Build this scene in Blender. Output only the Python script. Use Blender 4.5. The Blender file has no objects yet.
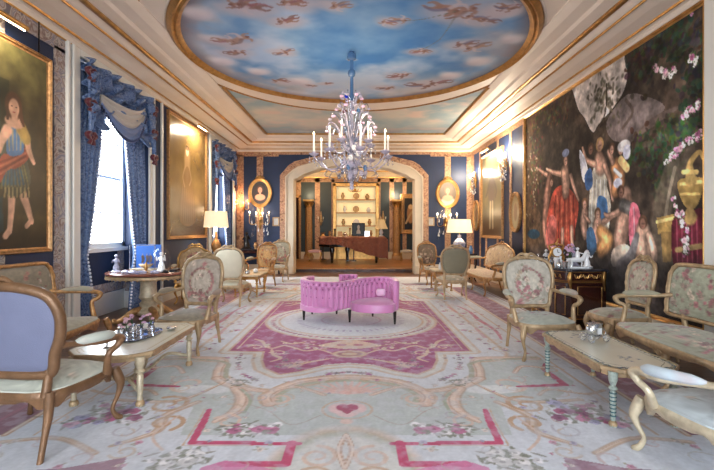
import bpy, bmesh, math, random
import numpy as np
from mathutils import Vector, Matrix
PI = math.pi
S = bpy.context.scene
COL = S.collection
F = 430.0
CX, CY = 355.0, 229.0
EYE = 1.4
EXPO = 0.22
XL, XR = -3.69, 3.66          # side walls
YB, YN = 13.4, -2.8           # back wall, near wall
ZW, ZC = 3.84, 4.12           # top of walls, ceiling
RC = 6.58                     # centre of the round ceiling picture

# ---------------------------------------------------------------- materials
def lin(c):
    return tuple(((x/12.92) if x <= 0.04045 else ((x+0.055)/1.055)**2.4) for x in c)
MATS = {}
def nodes(name):
    m = bpy.data.materials.new(name); m.use_nodes = True
    nt = m.node_tree; b = nt.nodes['Principled BSDF']
    return m, nt, b
def mat(name, col, rough=.6, metal=0, noise=0, nscale=20, bump=0, bscale=60, sheen=0, trans=0, emit=None, estr=0, spec=.5, coat=0):
    if name in MATS: return MATS[name]
    m, nt, b = nodes(name)
    c = lin(col)
    b.inputs['Base Color'].default_value = (*c, 1)
    b.inputs['Roughness'].default_value = rough
    b.inputs['Metallic'].default_value = metal
    b.inputs['Specular IOR Level'].default_value = spec
    if sheen: b.inputs['Sheen Weight'].default_value = sheen
    if coat: b.inputs['Coat Weight'].default_value = coat
    if trans:
        b.inputs['Transmission Weight'].default_value = trans
    if emit:
        b.inputs['Emission Color'].default_value = (*lin(emit), 1)
        b.inputs['Emission Strength'].default_value = estr
    tc = nt.nodes.new('ShaderNodeTexCoord')
    if noise:
        n = nt.nodes.new('ShaderNodeTexNoise'); n.inputs['Scale'].default_value = nscale; n.inputs['Detail'].default_value = 5
        nt.links.new(tc.outputs['Object'], n.inputs['Vector'])
        r = nt.nodes.new('ShaderNodeValToRGB')
        r.color_ramp.elements[0].position = .3; r.color_ramp.elements[1].position = .7
        r.color_ramp.elements[0].color = (*[x*(1-noise) for x in c], 1)
        r.color_ramp.elements[1].color = (*[min(1, x*(1+noise)) for x in c], 1)
        nt.links.new(n.outputs['Fac'], r.inputs['Fac']); nt.links.new(r.outputs['Color'], b.inputs['Base Color'])
    if bump:
        n = nt.nodes.new('ShaderNodeTexNoise'); n.inputs['Scale'].default_value = bscale; n.inputs['Detail'].default_value = 4
        nt.links.new(tc.outputs['Object'], n.inputs['Vector'])
        bp = nt.nodes.new('ShaderNodeBump'); bp.inputs['Strength'].default_value = bump; bp.inputs['Distance'].default_value = .01
        nt.links.new(n.outputs['Fac'], bp.inputs['Height']); nt.links.new(bp.outputs['Normal'], b.inputs['Normal'])
    MATS[name] = m
    return m
def colmat(name, rough=.85, sheen=.0, bump=.15, bscale=220, spec=.3, coat=0):
    m, nt, b = nodes(name)
    a = nt.nodes.new('ShaderNodeAttribute'); a.attribute_name = 'Col'
    nt.links.new(a.outputs['Color'], b.inputs['Base Color'])
    b.inputs['Roughness'].default_value = rough; b.inputs['Specular IOR Level'].default_value = spec
    b.inputs['Sheen Weight'].default_value = sheen; b.inputs['Coat Weight'].default_value = coat
    if coat: b.inputs['Coat Roughness'].default_value = .25
    if bump:
        tc = nt.nodes.new('ShaderNodeTexCoord')
        n = nt.nodes.new('ShaderNodeTexNoise'); n.inputs['Scale'].default_value = bscale
        nt.links.new(tc.outputs['Object'], n.inputs['Vector'])
        bp = nt.nodes.new('ShaderNodeBump'); bp.inputs['Strength'].default_value = bump; bp.inputs['Distance'].default_value = .005
        nt.links.new(n.outputs['Fac'], bp.inputs['Height']); nt.links.new(bp.outputs['Normal'], b.inputs['Normal'])
    MATS[name] = m; return m
def pattern(name, cols, scale=14, dist=3, rough=.7, metal=0, stretch=(1, 1, 1)):
    """brocade-like scrolling pattern out of distorted noise"""
    m, nt, b = nodes(name)
    tc = nt.nodes.new('ShaderNodeTexCoord'); mp = nt.nodes.new('ShaderNodeMapping'); mp.inputs['Scale'].default_value = stretch
    n = nt.nodes.new('ShaderNodeTexNoise'); n.inputs['Scale'].default_value = scale; n.inputs['Distortion'].default_value = dist; n.inputs['Detail'].default_value = 2
    r = nt.nodes.new('ShaderNodeValToRGB')
    nt.links.new(tc.outputs['Object'], mp.inputs['Vector']); nt.links.new(mp.outputs['Vector'], n.inputs['Vector'])
    nt.links.new(n.outputs['Fac'], r.inputs['Fac']); nt.links.new(r.outputs['Color'], b.inputs['Base Color'])
    cr = r.color_ramp
    while len(cr.elements) < len(cols): cr.elements.new(.5)
    for i, (p, c) in enumerate(cols):
        cr.elements[i].position = p; cr.elements[i].color = (*lin(c), 1)
    b.inputs['Roughness'].default_value = rough; b.inputs['Metallic'].default_value = metal
    MATS[name] = m; return m
def wood(name, c1, c2, scale=(1, 14, 14), rough=.35, plank=None, coat=0):
    m, nt, b = nodes(name)
    tc = nt.nodes.new('ShaderNodeTexCoord'); mp = nt.nodes.new('ShaderNodeMapping'); mp.inputs['Scale'].default_value = scale
    n = nt.nodes.new('ShaderNodeTexNoise'); n.inputs['Scale'].default_value = 2.5; n.inputs['Detail'].default_value = 6; n.inputs['Distortion'].default_value = .6
    r = nt.nodes.new('ShaderNodeValToRGB'); r.color_ramp.elements[0].position = .3; r.color_ramp.elements[1].position = .7
    r.color_ramp.elements[0].color = (*lin(c1), 1); r.color_ramp.elements[1].color = (*lin(c2), 1)
    nt.links.new(tc.outputs['Object'], mp.inputs['Vector']); nt.links.new(mp.outputs['Vector'], n.inputs['Vector'])
    nt.links.new(n.outputs['Fac'], r.inputs['Fac']); out = r.outputs['Color']
    if plank:
        br = nt.nodes.new('ShaderNodeTexBrick'); br.inputs['Scale'].default_value = 1
        br.inputs['Brick Width'].default_value = plank[0]; br.inputs['Row Height'].default_value = plank[1]; br.inputs['Mortar Size'].default_value = .006
        br.inputs['Color1'].default_value = (1, 1, 1, 1); br.inputs['Color2'].default_value = (.6, .55, .5, 1); br.inputs['Mortar'].default_value = (.12, .08, .05, 1)
        nt.links.new(tc.outputs['Object'], br.inputs['Vector'])
        mx = nt.nodes.new('ShaderNodeMix'); mx.data_type = 'RGBA'; mx.blend_type = 'MULTIPLY'; mx.inputs['Factor'].default_value = 1
        nt.links.new(out, mx.inputs['A']); nt.links.new(br.outputs['Color'], mx.inputs['B']); out = mx.outputs['Result']
    nt.links.new(out, b.inputs['Base Color']); b.inputs['Roughness'].default_value = rough
    b.inputs['Coat Weight'].default_value = coat
    MATS[name] = m; return m

M_navy = mat('navy_paint', (.055, .14, .275), .55, noise=.12, nscale=6)
M_cream = mat('cream_paint', (.84, .78, .69), .5, noise=.05, nscale=4)
M_white = mat('white_paint', (.88, .87, .84), .45)
M_ceil = mat('ceiling_plaster', (.86, .81, .76), .55, noise=.04, nscale=3)
M_gold = mat('gold_leaf', (.73, .56, .33), .32, .85, noise=.25, nscale=9, bump=.2, bscale=40)
M_goldmat = mat('gilded_wood', (.66, .49, .31), .42, .45, noise=.35, nscale=25, bump=.4, bscale=60)
M_gilt = mat('pale_gilt', (.68, .57, .43), .42, .30, noise=.28, nscale=14, bump=.5, bscale=60)
M_brown = mat('rubbed_brown_gilt', (.48, .35, .24), .42, .30, noise=.26, nscale=10, bump=.4, bscale=50)
M_silver = mat('silvered_cream', (.76, .70, .59), .40, .25, noise=.22, nscale=20, bump=.3, bscale=70)
M_border = pattern('brocade_border', [(.34, (.44, .40, .42)), (.42, (.74, .70, .66)), (.48, (.50, .40, .38)), (.54, (.70, .66, .64)), (.60, (.48, .46, .52)), (.68, (.72, .68, .62))], 4.5, 1.6)
M_warmborder = pattern('warm_lit_brocade_border', [(.36, (.48, .33, .24)), (.44, (.78, .62, .46)), (.52, (.54, .36, .30)), (.60, (.76, .60, .46))], 6, 2, .5, .1)  # copy of the border brocade with warm lamplight mixed into its colours
M_floor = wood('parquet', (.36, .23, .15), (.50, .33, .22), (1.5, 10, 10), .3, (1.1, .14))
M_farfloor = wood('honey_parquet', (.62, .40, .20), (.78, .54, .30), (1.5, 10, 10), .3, (1.1, .14))
M_darkwood = wood('dark_mahogany', (.13, .05, .035), (.24, .09, .06), (2, 12, 12), .22, coat=.4)
M_black = mat('black_lacquer', (.035, .03, .03), .18, coat=.5)
M_bronze = mat('dark_bronze', (.13, .10, .08), .35, .6)
M_pink = mat('pink_satin', (.79, .50, .68), .38, sheen=.35, noise=.05, nscale=8)
M_palepink = mat('pale_pink_silk', (.93, .76, .86), .5, sheen=.3)
M_glass = mat('clear_glass', (.93, .95, 1.0), .04, trans=.92, spec=.6)
M_lilac = mat('lilac_glass', (.84, .81, .88), .10, trans=.3, spec=.8)
M_blueglass = mat('blue_glass', (.34, .48, .64), .2, trans=.15, spec=.8)
M_ruby = mat('ruby_glass', (.45, .05, .18), .12, trans=.3)
M_candle = mat('candle_white', (.95, .93, .88), .5)
M_flame = mat('candle_bulb', (1, .93, .8), .4, emit=(1, .86, .68), estr=14)
M_sbulb = mat('wall_bulb', (1, .93, .8), .4, emit=(1, .84, .62), estr=30)
M_shade = mat('lit_lamp_shade', (.96, .90, .78), .8, emit=(1, .90, .72), estr=.55)
M_shade2 = mat('pleated_shade', (.78, .70, .55), .8, emit=(1, .80, .55), estr=.12)
M_porc = mat('white_porcelain', (.90, .90, .90), .2, coat=.4)
M_bporc = mat('blue_painted_porcelain', (.62, .62, .70), .25, noise=.5, nscale=30, coat=.4)
M_silverm = mat('silver', (.80, .80, .80), .25, .9)
M_darkobj = mat('dark_enamel', (.10, .10, .13), .3, noise=.5, nscale=30)
M_red = mat('red_ribbon', (.33, .05, .12), .5, sheen=.3)
M_curt = pattern('blue_damask', [(.36, (.18, .26, .42)), (.45, (.30, .41, .58)), (.52, (.44, .52, .66)), (.58, (.25, .35, .53)), (.68, (.56, .61, .70))], 11, 3, .5)
M_lining = mat('beige_silk_lining', (.68, .65, .62), .5, sheen=.3)
M_fringe = mat('dark_tassel', (.14, .17, .30), .7)
M_beads = mat('white_braid', (.84, .84, .88), .6, noise=.3, nscale=60)
M_marble = mat('dark_marble', (.18, .17, .19), .12, noise=.5, nscale=12, coat=.3)
M_leaf = mat('green_leaf', (.25, .36, .20), .5)
M_mauve = mat('mauve_petal', (.78, .62, .72), .6)
M_rose = mat('rose_petal', (.84, .66, .70), .6)
M_lavback = mat('lavender_backing', (.41, .42, .51), .7, sheen=.2, bump=.2, bscale=150, noise=.05, nscale=5)
M_greyback = mat('grey_green_backing', (.50, .47, .38), .75, sheen=.2, noise=.06, nscale=6)
M_whiteback = mat('ivory_backing', (.80, .76, .66), .7, sheen=.2, noise=.06, nscale=6)
M_teal = mat('dark_teal_paint', (.14, .19, .21), .5, noise=.12, nscale=5)
M_oilglow = mat('pleated_gold', (.78, .6, .34), .4, .5)
M_paint = colmat('oil_paint', .32, bump=.1, bscale=90, spec=.5)
M_fresco = colmat('fresco', .8, bump=0)
M_tap = colmat('tapestry_weave', .9, bump=.2, bscale=200)
M_fab = colmat('aubusson_fabric', .8, sheen=.25, bump=.25, bscale=180)
M_rug = colmat('aubusson_carpet', .95, sheen=.15, bump=.3, bscale=150)
M_inlay = colmat('inlaid_top', .25, bump=0, spec=.5, coat=.3)

# ---------------------------------------------------------------- mesh builder
def catmull(P, n=6, closed=False):
    P = [Vector(p) for p in P]; out = []
    N = len(P); rng = range(N) if closed else range(N-1)
    for i in rng:
        if closed: a, b, c, d = P[i-1], P[i], P[(i+1) % N], P[(i+2) % N]
        else: a, b, c, d = P[max(i-1, 0)], P[i], P[i+1], P[min(i+2, N-1)]
        for k in range(n):
            t = k/n
            out.append(.5*((2*b)+(c-a)*t+(2*a-5*b+4*c-d)*t*t+(3*b-a-3*c+d)*t**3))
    if not closed: out.append(P[-1].copy())
    return out
def interp(vals, n):
    """stretch a list of numbers to n samples"""
    if isinstance(vals, (int, float)): return [vals]*n
    m = len(vals)-1; o = []
    for i in range(n):
        t = i/(n-1)*m; k = min(int(t), m-1); o.append(vals[k]+(vals[k+1]-vals[k])*(t-k))
    return o
class MB:
    def __init__(s): s.v = []; s.f = []
    def add(s, v, f):
        o = len(s.v); s.v += [tuple(p) for p in v]; s.f += [tuple(i+o for i in q) for q in f]; return s
    def box(s, x0, x1, y0, y1, z0, z1):
        return s.add([(x0,y0,z0),(x1,y0,z0),(x1,y1,z0),(x0,y1,z0),(x0,y0,z1),(x1,y0,z1),(x1,y1,z1),(x0,y1,z1)],
                     [(3,2,1,0),(4,5,6,7),(0,1,5,4),(1,2,6,5),(2,3,7,6),(3,0,4,7)])
    def prism(s, pts, z0, z1):
        n = len(pts)
        v = [(p[0], p[1], z0) for p in pts]+[(p[0], p[1], z1) for p in pts]
        f = [tuple(range(n-1, -1, -1)), tuple(range(n, 2*n))]+[(i, (i+1) % n, n+(i+1) % n, n+i) for i in range(n)]
        return s.add(v, f)
    def extr(s, pts3, d):
        """planar outline of 3D points pushed along d"""
        n = len(pts3); d = Vector(d)
        v = [Vector(p) for p in pts3]+[Vector(p)+d for p in pts3]
        f = [tuple(range(n-1, -1, -1)), tuple(range(n, 2*n))]+[(i, (i+1) % n, n+(i+1) % n, n+i) for i in range(n)]
        return s.add(v, f)
    def tube(s, P, R, n=8, closed=False, fl=1.0, up=None):
        P = [Vector(p) for p in P]; m = len(P); R = interp(R, m)
        t0 = (P[1]-P[0]).normalized()
        nrm = Vector(up) if up else (Vector((0, 0, 1)) if abs(t0.z) < .9 else Vector((1, 0, 0)))
        v = []
        for i, p in enumerate(P):
            if closed: t = (P[(i+1) % m]-P[i-1])
            else: t = P[min(i+1, m-1)]-P[max(i-1, 0)]
            if t.length < 1e-9: t = t0.copy()
            t.normalize(); nn = nrm-t*nrm.dot(t)
            if nn.length < 1e-6: nn = t.orthogonal()
            nn.normalize()
            if not up: nrm = nn
            b = t.cross(nn)
            for k in range(n):
                a = 2*PI*k/n
                v.append(p+nn*(math.cos(a)*R[i]*fl)+b*(math.sin(a)*R[i]))
        f = []
        for i in range(m if closed else m-1):
            for k in range(n):
                j = (i+1) % m
                f.append((i*n+k, i*n+(k+1) % n, j*n+(k+1) % n, j*n+k))
        if not closed: f += [tuple(range(n-1, -1, -1)), tuple(range((m-1)*n, m*n))]
        return s.add(v, f)
    def lathe(s, prof, c=(0, 0, 0), n=16, sx=1, sy=1):
        v = []; m = len(prof)
        for r, z in prof:
            for k in range(n):
                a = 2*PI*k/n; v.append((c[0]+max(r, 1e-4)*math.cos(a)*sx, c[1]+max(r, 1e-4)*math.sin(a)*sy, c[2]+z))
        f = [(i*n+k, i*n+(k+1) % n, (i+1)*n+(k+1) % n, (i+1)*n+k) for i in range(m-1) for k in range(n)]
        f += [tuple(range(n-1, -1, -1)), tuple(range((m-1)*n, m*n))]
        return s.add(v, f)
    def ball(s, c, r, n=10, sx=1, sy=1, sz=1):
        pr = [(r*math.sin(PI*i/n), -r*math.cos(PI*i/n)*sz) for i in range(n+1)]
        return s.lathe(pr, c, n+2, sx, sy)
    def grid(s, fn, nu, nv, cu=False):
        v = [fn(i/(nu if cu else nu-1), j/(nv-1)) for j in range(nv) for i in range(nu)]
        f = []
        for j in range(nv-1):
            for i in range(nu if cu else nu-1):
                i2 = (i+1) % nu; f.append((j*nu+i, j*nu+i2, (j+1)*nu+i2, (j+1)*nu+i))
        return s.add(v, f)
    def xf(s, M):
        s.v = [tuple(M @ Vector(p)) for p in s.v]; return s
    def build(s, name, m, parent=None, smooth=True, bevel=0, fix=False, solid=0, kind=None, label=None, loc=None):
        me = bpy.data.meshes.new(name); me.from_pydata(s.v, [], s.f); me.update()
        if fix:
            bm = bmesh.new(); bm.from_mesh(me); bmesh.ops.recalc_face_normals(bm, faces=bm.faces); bm.to_mesh(me); bm.free()
        if smooth:
            me.shade_smooth()
            try: me.set_sharp_from_angle(angle=math.radians(48))
            except Exception: pass
        o = bpy.data.objects.new(name, me); COL.objects.link(o)
        me.materials.append(m)
        if parent: o.parent = parent
        if loc: o.location = loc
        if bevel:
            b = o.modifiers.new('b', 'BEVEL'); b.width = bevel; b.segments = 2; b.limit_method = 'ANGLE'
        if solid:
            b = o.modifiers.new('s', 'SOLIDIFY'); b.thickness = solid; b.offset = 0
        if kind: o['kind'] = kind
        if label: o['label'] = label
        return o
def thing(name, label, cat, loc=(0, 0, 0), rot=0, group=None):
    o = bpy.data.objects.new(name, None); COL.objects.link(o); o.empty_display_size = .1
    o.location = loc; o.rotation_euler = (0, 0, rot); o['label'] = label; o['category'] = cat
    if group: o['group'] = group
    return o
def tag(o, label, cat, group=None):
    o['label'] = label; o['category'] = cat
    if group: o['group'] = group
    return o
def dup(root, loc, rot, label, group=None):
    r = root.copy(); COL.objects.link(r); r.location = loc; r.rotation_euler = (0, 0, rot); r['label'] = label
    if group: r['group'] = group
    for ch in list(root.children):
        c = ch.copy(); COL.objects.link(c); c.parent = r
        for g in list(ch.children):
            d = g.copy(); COL.objects.link(d); d.parent = c
    return r

# ---------------------------------------------------------------- surface painting (pattern of carpets, fabrics, pictures)
def vnoise(u, v, seed=0):
    rs = np.random.RandomState(seed); T = rs.rand(64, 64)
    iu = np.floor(u).astype(int); iv = np.floor(v).astype(int); fu = u-iu; fv = v-iv
    fu = fu*fu*(3-2*fu); fv = fv*fv*(3-2*fv)
    a = T[iu % 64, iv % 64]; b = T[(iu+1) % 64, iv % 64]; c = T[iu % 64, (iv+1) % 64]; d = T[(iu+1) % 64, (iv+1) % 64]
    return (a*(1-fu)+b*fu)*(1-fv)+(c*(1-fu)+d*fu)*fv
def fbm(u, v, seed=0, o=4):
    r = 0; a = .5
    for k in range(o): r = r+a*vnoise(u*2**k+k*7.3, v*2**k+k*3.1, seed+k); a *= .5
    return r/(1-.5**o)
class P:
    def __init__(s, U, V, base):
        s.U = np.asarray(U, float); s.V = np.asarray(V, float); s.C = np.tile(np.array(base, float), (len(s.U), 1))
    def mix(s, idx, a, col):
        a = np.asarray(a)[:, None]; s.C[idx] = s.C[idx]*(1-a)+np.array(col)*a
    def fac(s, a, col):
        a = np.clip(a, 0, 1)[:, None]; s.C = s.C*(1-a)+np.array(col)*a
    def ell(s, cx, cy, rx, ry, col, rot=0, soft=.2, a=1):
        R = max(rx, ry)*(1+soft); idx = np.where((abs(s.U-cx) < R) & (abs(s.V-cy) < R))[0]
        if not len(idx): return
        c, n = math.cos(rot), math.sin(rot); x = s.U[idx]-cx; y = s.V[idx]-cy
        d = np.sqrt(((x*c+y*n)/rx)**2+((-x*n+y*c)/ry)**2)
        s.mix(idx, np.clip((1+soft/2-d)/max(soft, 1e-3), 0, 1)*a, col)
    def ring(s, cx, cy, rx, ry, w, col, a=1):
        d = np.sqrt(((s.U-cx)/rx)**2+((s.V-cy)/ry)**2); m = np.abs(d-1)*min(rx, ry) < w/2
        s.mix(np.where(m)[0], np.full(m.sum(), a), col)
    def stroke(s, pts, w, col, a=1, soft=.3, curve=True):
        pts = [tuple(p)[:2] for p in pts]
        if curve and len(pts) > 2: pts = [tuple(q)[:2] for q in catmull([(p[0], p[1], 0) for p in pts], 5)]
        W = w if isinstance(w, (list, tuple)) else [w]; ws = interp(list(W)*2 if len(W) == 1 else list(W), len(pts)); mw = max(ws)
        A = np.array(pts); lo = A.min(0)-mw; hi = A.max(0)+mw
        idx = np.where((s.U > lo[0]) & (s.U < hi[0]) & (s.V > lo[1]) & (s.V < hi[1]))[0]
        if not len(idx): return
        x = s.U[idx]; y = s.V[idx]; best = np.full(len(idx), 9.)
        for i in range(len(pts)-1):
            ax, ay = pts[i]; dx, dy = pts[i+1][0]-ax, pts[i+1][1]-ay; L = dx*dx+dy*dy+1e-12
            t = np.clip(((x-ax)*dx+(y-ay)*dy)/L, 0, 1)
            d = np.hypot(x-ax-t*dx, y-ay-t*dy)/((ws[i]+(ws[i+1]-ws[i])*t)/2+1e-6)
            best = np.minimum(best, d)
        s.mix(idx, np.clip((1+soft/2-best)/soft, 0, 1)*a, col)
    def poly(s, pts, col, a=1, curve=False):
        pts = [tuple(p)[:2] for p in pts]
        if curve: pts = [tuple(q)[:2] for q in catmull([(p[0], p[1], 0) for p in pts], 5, True)]
        A = np.array(pts); lo = A.min(0); hi = A.max(0)
        idx = np.where((s.U >= lo[0]) & (s.U <= hi[0]) & (s.V >= lo[1]) & (s.V <= hi[1]))[0]
        if not len(idx): return
        x = s.U[idx]; y = s.V[idx]; ins = np.zeros(len(idx), bool); n = len(pts)
        for i in range(n):
            x1, y1 = pts[i]; x2, y2 = pts[(i+1) % n]
            if y1 == y2: continue
            ins ^= ((y1 > y) != (y2 > y)) & (x < (x2-x1)*(y-y1)/(y2-y1)+x1)
        s.mix(idx[ins], np.full(ins.sum(), a), col)
    def flower(s, cx, cy, r, col, rng, leaf=(.45, .48, .36)):
        for k in range(3):
            a = rng.uniform(0, 2*PI); s.ell(cx+math.cos(a)*r*1.2, cy+math.sin(a)*r*1.2, r*.65, r*.3, leaf, a, a=.75)
        for k in range(5):
            a = 2*PI*k/5+rng.random(); q = rng.uniform(.85, 1.12)
            s.ell(cx+math.cos(a)*r*.5, cy+math.sin(a)*r*.5, r*.55, r*.5, tuple(min(1, c*q) for c in col), a, a=.9)
        s.ell(cx, cy, r*.3, r*.3, tuple(c*.72 for c in col), a=.8)
    def scroll(s, cx, cy, r, a0, turns, w, col, d=1, a=.9):
        pts = []
        for i in range(int(16*turns)+1):
            t = i/(16*turns); rr = r*(1-.8*t); an = a0+d*t*turns*2*PI; pts.append((cx+math.cos(an)*rr, cy+math.sin(an)*rr))
        s.stroke(pts, [w, w*.6], col, a, curve=False)
    def apply(s, me):
        c = np.clip(s.C, 0, 1); l = np.where(c <= .04045, c/12.92, ((c+.055)/1.055)**2.4)
        at = me.color_attributes.new('Col', 'FLOAT_COLOR', 'POINT')
        at.data.foreach_set('color', np.concatenate([l, np.ones((len(l), 1))], 1).astype(np.float32).ravel())
def sheet(name, place, us, vs, m, painter, parent=None, kind=None):
    """grid sheet over coordinates us x vs; place(u,v)->xyz ; painter(P)"""
    U, V = np.meshgrid(us, vs); nu, nv = len(us), len(vs)
    co = np.stack(place(U.ravel(), V.ravel()), 1)
    i = np.arange((nu-1)*(nv-1)); r = i//(nu-1); c = i % (nu-1); a = r*nu+c
    fc = np.stack([a, a+1, a+1+nu, a+nu], 1).astype(np.int32)
    me = bpy.data.meshes.new(name); me.vertices.add(nu*nv); me.vertices.foreach_set('co', co.astype(np.float32).ravel())
    nf = len(fc); me.loops.add(nf*4); me.loops.foreach_set('vertex_index', fc.ravel())
    me.polygons.add(nf); me.polygons.foreach_set('loop_start', np.arange(0, nf*4, 4, dtype=np.int32))
    me.update(calc_edges=True); me.validate(); me.shade_smooth()
    p = P(U.ravel(), V.ravel(), (.8, .8, .8)); painter(p); p.apply(me)
    me.materials.append(m); o = bpy.data.objects.new(name, me); COL.objects.link(o)
    if parent: o.parent = parent
    if kind: o['kind'] = kind
    return o
def full(x, like): return np.full(len(like), x)
# ---------------------------------------------------------------- room shell
def struct(name, mb, m, **k):
    return mb.build(name, m, kind='structure', **k)
WIN = [(5.73, 7.67), (11.0, 12.9)]
T = .52
b = MB(); b.box(XL-T-.2, XR+.3, YN-.3, 14.0, -.2, 0); struct('floor', b, M_floor, smooth=False)
# left wall, cut by two window recesses that run from floor to lintel
b = MB(); y = YN
for a, c in WIN: b.box(XL-T, XL, y, a, 0, 4.1); y = c
b.box(XL-T, XL, y, YB+.4, 0, 4.1)
for a, c in WIN:
    b.box(XL-T, XL, a, c, 3.72, 4.1); b.box(XL-T, XL-T+.08, a, c, 0, 1.08); b.box(XL-T, XL-T+.06, a, c, 3.45, 3.72)
struct('wall_left', b, M_navy, smooth=False)
b = MB(); b.box(XR, XR+.3, YN, YB+.4, 0, 4.1); struct('wall_right', b, M_navy, smooth=False)
# near wall behind the camera with three tall windows
b = MB(); nx = [-2.9, -1.3, -.8, .8, 1.3, 2.9]
xs = [XL-T]+nx+[XR+.3]
for i in range(0, 8, 2): b.box(xs[i], xs[i+1], YN-.3, YN, 0, 4.1)
for i in range(0, 6, 2): b.box(nx[i], nx[i+1], YN-.3, YN, 0, .3); b.box(nx[i], nx[i+1], YN-.3, YN, 3.7, 4.1)
struct('wall_near', b, M_navy, smooth=False)
# back wall with the wide shaped arch
AX0, AX1 = -1.93, 1.88; TH = .5
b = MB(); b.box(XL-.1, -2.3, YB, YB+TH, 0, 4.1); b.box(2.25, XR+.1, YB, YB+TH, 0, 4.1)
arch_in = [(AX0, 2.95), (-1.80, 3.0), (-1.62, 3.12), (-1.1, 3.30), (-.5, 3.40), (0, 3.43), (.5, 3.40), (1.05, 3.30), (1.57, 3.12), (1.75, 3.0), (AX1, 2.95)]
b.extr([(-2.3, YB, 2.9)]+[(-2.3, YB, 4.1), (2.25, YB, 4.1), (2.25, YB, 2.9)]+[(x, YB, z) for x, z in reversed(arch_in)], (0, TH, 0))
b.box(-2.3, AX0, YB, YB+TH, 0, 3.0); b.box(AX1, 2.25, YB, YB+TH, 0, 3.0)
struct('wall_back', b, M_navy, smooth=False)
# arch architrave: jamb mouldings and shaped head swept as stepped bands
def archband(off0, off1, y0, y1):
    def path(o):
        P_ = [(AX0-o, .0), (AX0-o, 2.95+o*.3)]
        for x, z in arch_in[1:-1]: P_.append((x*(1+o*.05)-(o*.55 if x < -1.2 else (-o*.55 if x > 1.2 else 0)), z+o*.95))
        P_ += [(AX1+o, 2.95+o*.3), (AX1+o, 0)]
        return P_
    A, B = path(off0), path(off1); n = len(A); mb = MB()
    v = []
    for (x, z), (X, Z) in zip(A, B): v += [(x, y0, z), (X, y0, Z), (X, y1, Z), (x, y1, z)]
    f = []
    for i in range(n-1):
        for k in range(4): f.append((i*4+k, i*4+(k+1) % 4, (i+1)*4+(k+1) % 4, (i+1)*4+k))
    return mb.add(v, f)
struct('trim_1', archband(-.02, .08, YB-.07, YB+TH+.02), M_cream, smooth=False)
struct('trim_2', archband(.08, .20, YB-.045, YB), M_cream, smooth=False)
struct('trim_3', archband(.20, .235, YB-.09, YB), M_cream, smooth=False)
struct('trim_4', archband(.235, .41, YB-.012, YB), M_warmborder, smooth=False)
for k, x in enumerate((AX0-.16, AX1+.16)):
    b = MB(); b.box(x-.15, x+.15, YB-.1, YB, 0, .28); struct('trim_%d' % (5+k), b, M_cream, smooth=False, bevel=.01)

# cornice swept round the room
def ring_sweep(prof, x0, x1, y0, y1):
    """prof = [(inset, z)] closed section"""
    v = []; n = len(prof)
    for cx, cy, sx, sy in ((x0, y0, 1, 1), (x1, y0, -1, 1), (x1, y1, -1, -1), (x0, y1, 1, -1)):
        for d, z in prof: v.append((cx+sx*d, cy+sy*d, z))
    f = [(c*n+k, ((c+1) % 4)*n+k, ((c+1) % 4)*n+(k+1) % n, c*n+(k+1) % n) for c in range(4) for k in range(n)]
    return MB().add(v, f)
RM = (XL, XR, YN, YB)
struct('trim_7', ring_sweep([(0, 3.80), (.035, 3.80), (.05, 3.83), (.05, 3.86), (.10, 3.875), (.16, 3.885), (.30, 3.90), (.46, 3.935), (.50, 3.95), (.56, 3.985), (.62, 4.0), (.80, 4.02), (.84, 4.05), (1.0, 4.06), (1.08, 4.085), (1.12, 4.10), (1.12, 4.2), (0, 4.2)], *RM), M_ceil, smooth=False)
def bead(d, z, w, h):
    return ring_sweep([(d, z), (d+w*.3, z-h), (d+w*.7, z-h), (d+w, z), (d+w, z+.02), (d, z+.02)], *RM)
struct('trim_8', bead(.0, 3.80, .03, .014), M_gold)
struct('trim_9', bead(.10, 3.874, .035, .016), M_gold)
struct('trim_10', bead(.44, 3.93, .03, .014), M_gold)
struct('trim_11', bead(.57, 3.985, .075, .02), M_gold)
b = MB(); b.box(XL-.1, XR+.1, YN, YB+.1, 4.12, 4.3); struct('ceiling', b, M_ceil, smooth=False)

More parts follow.
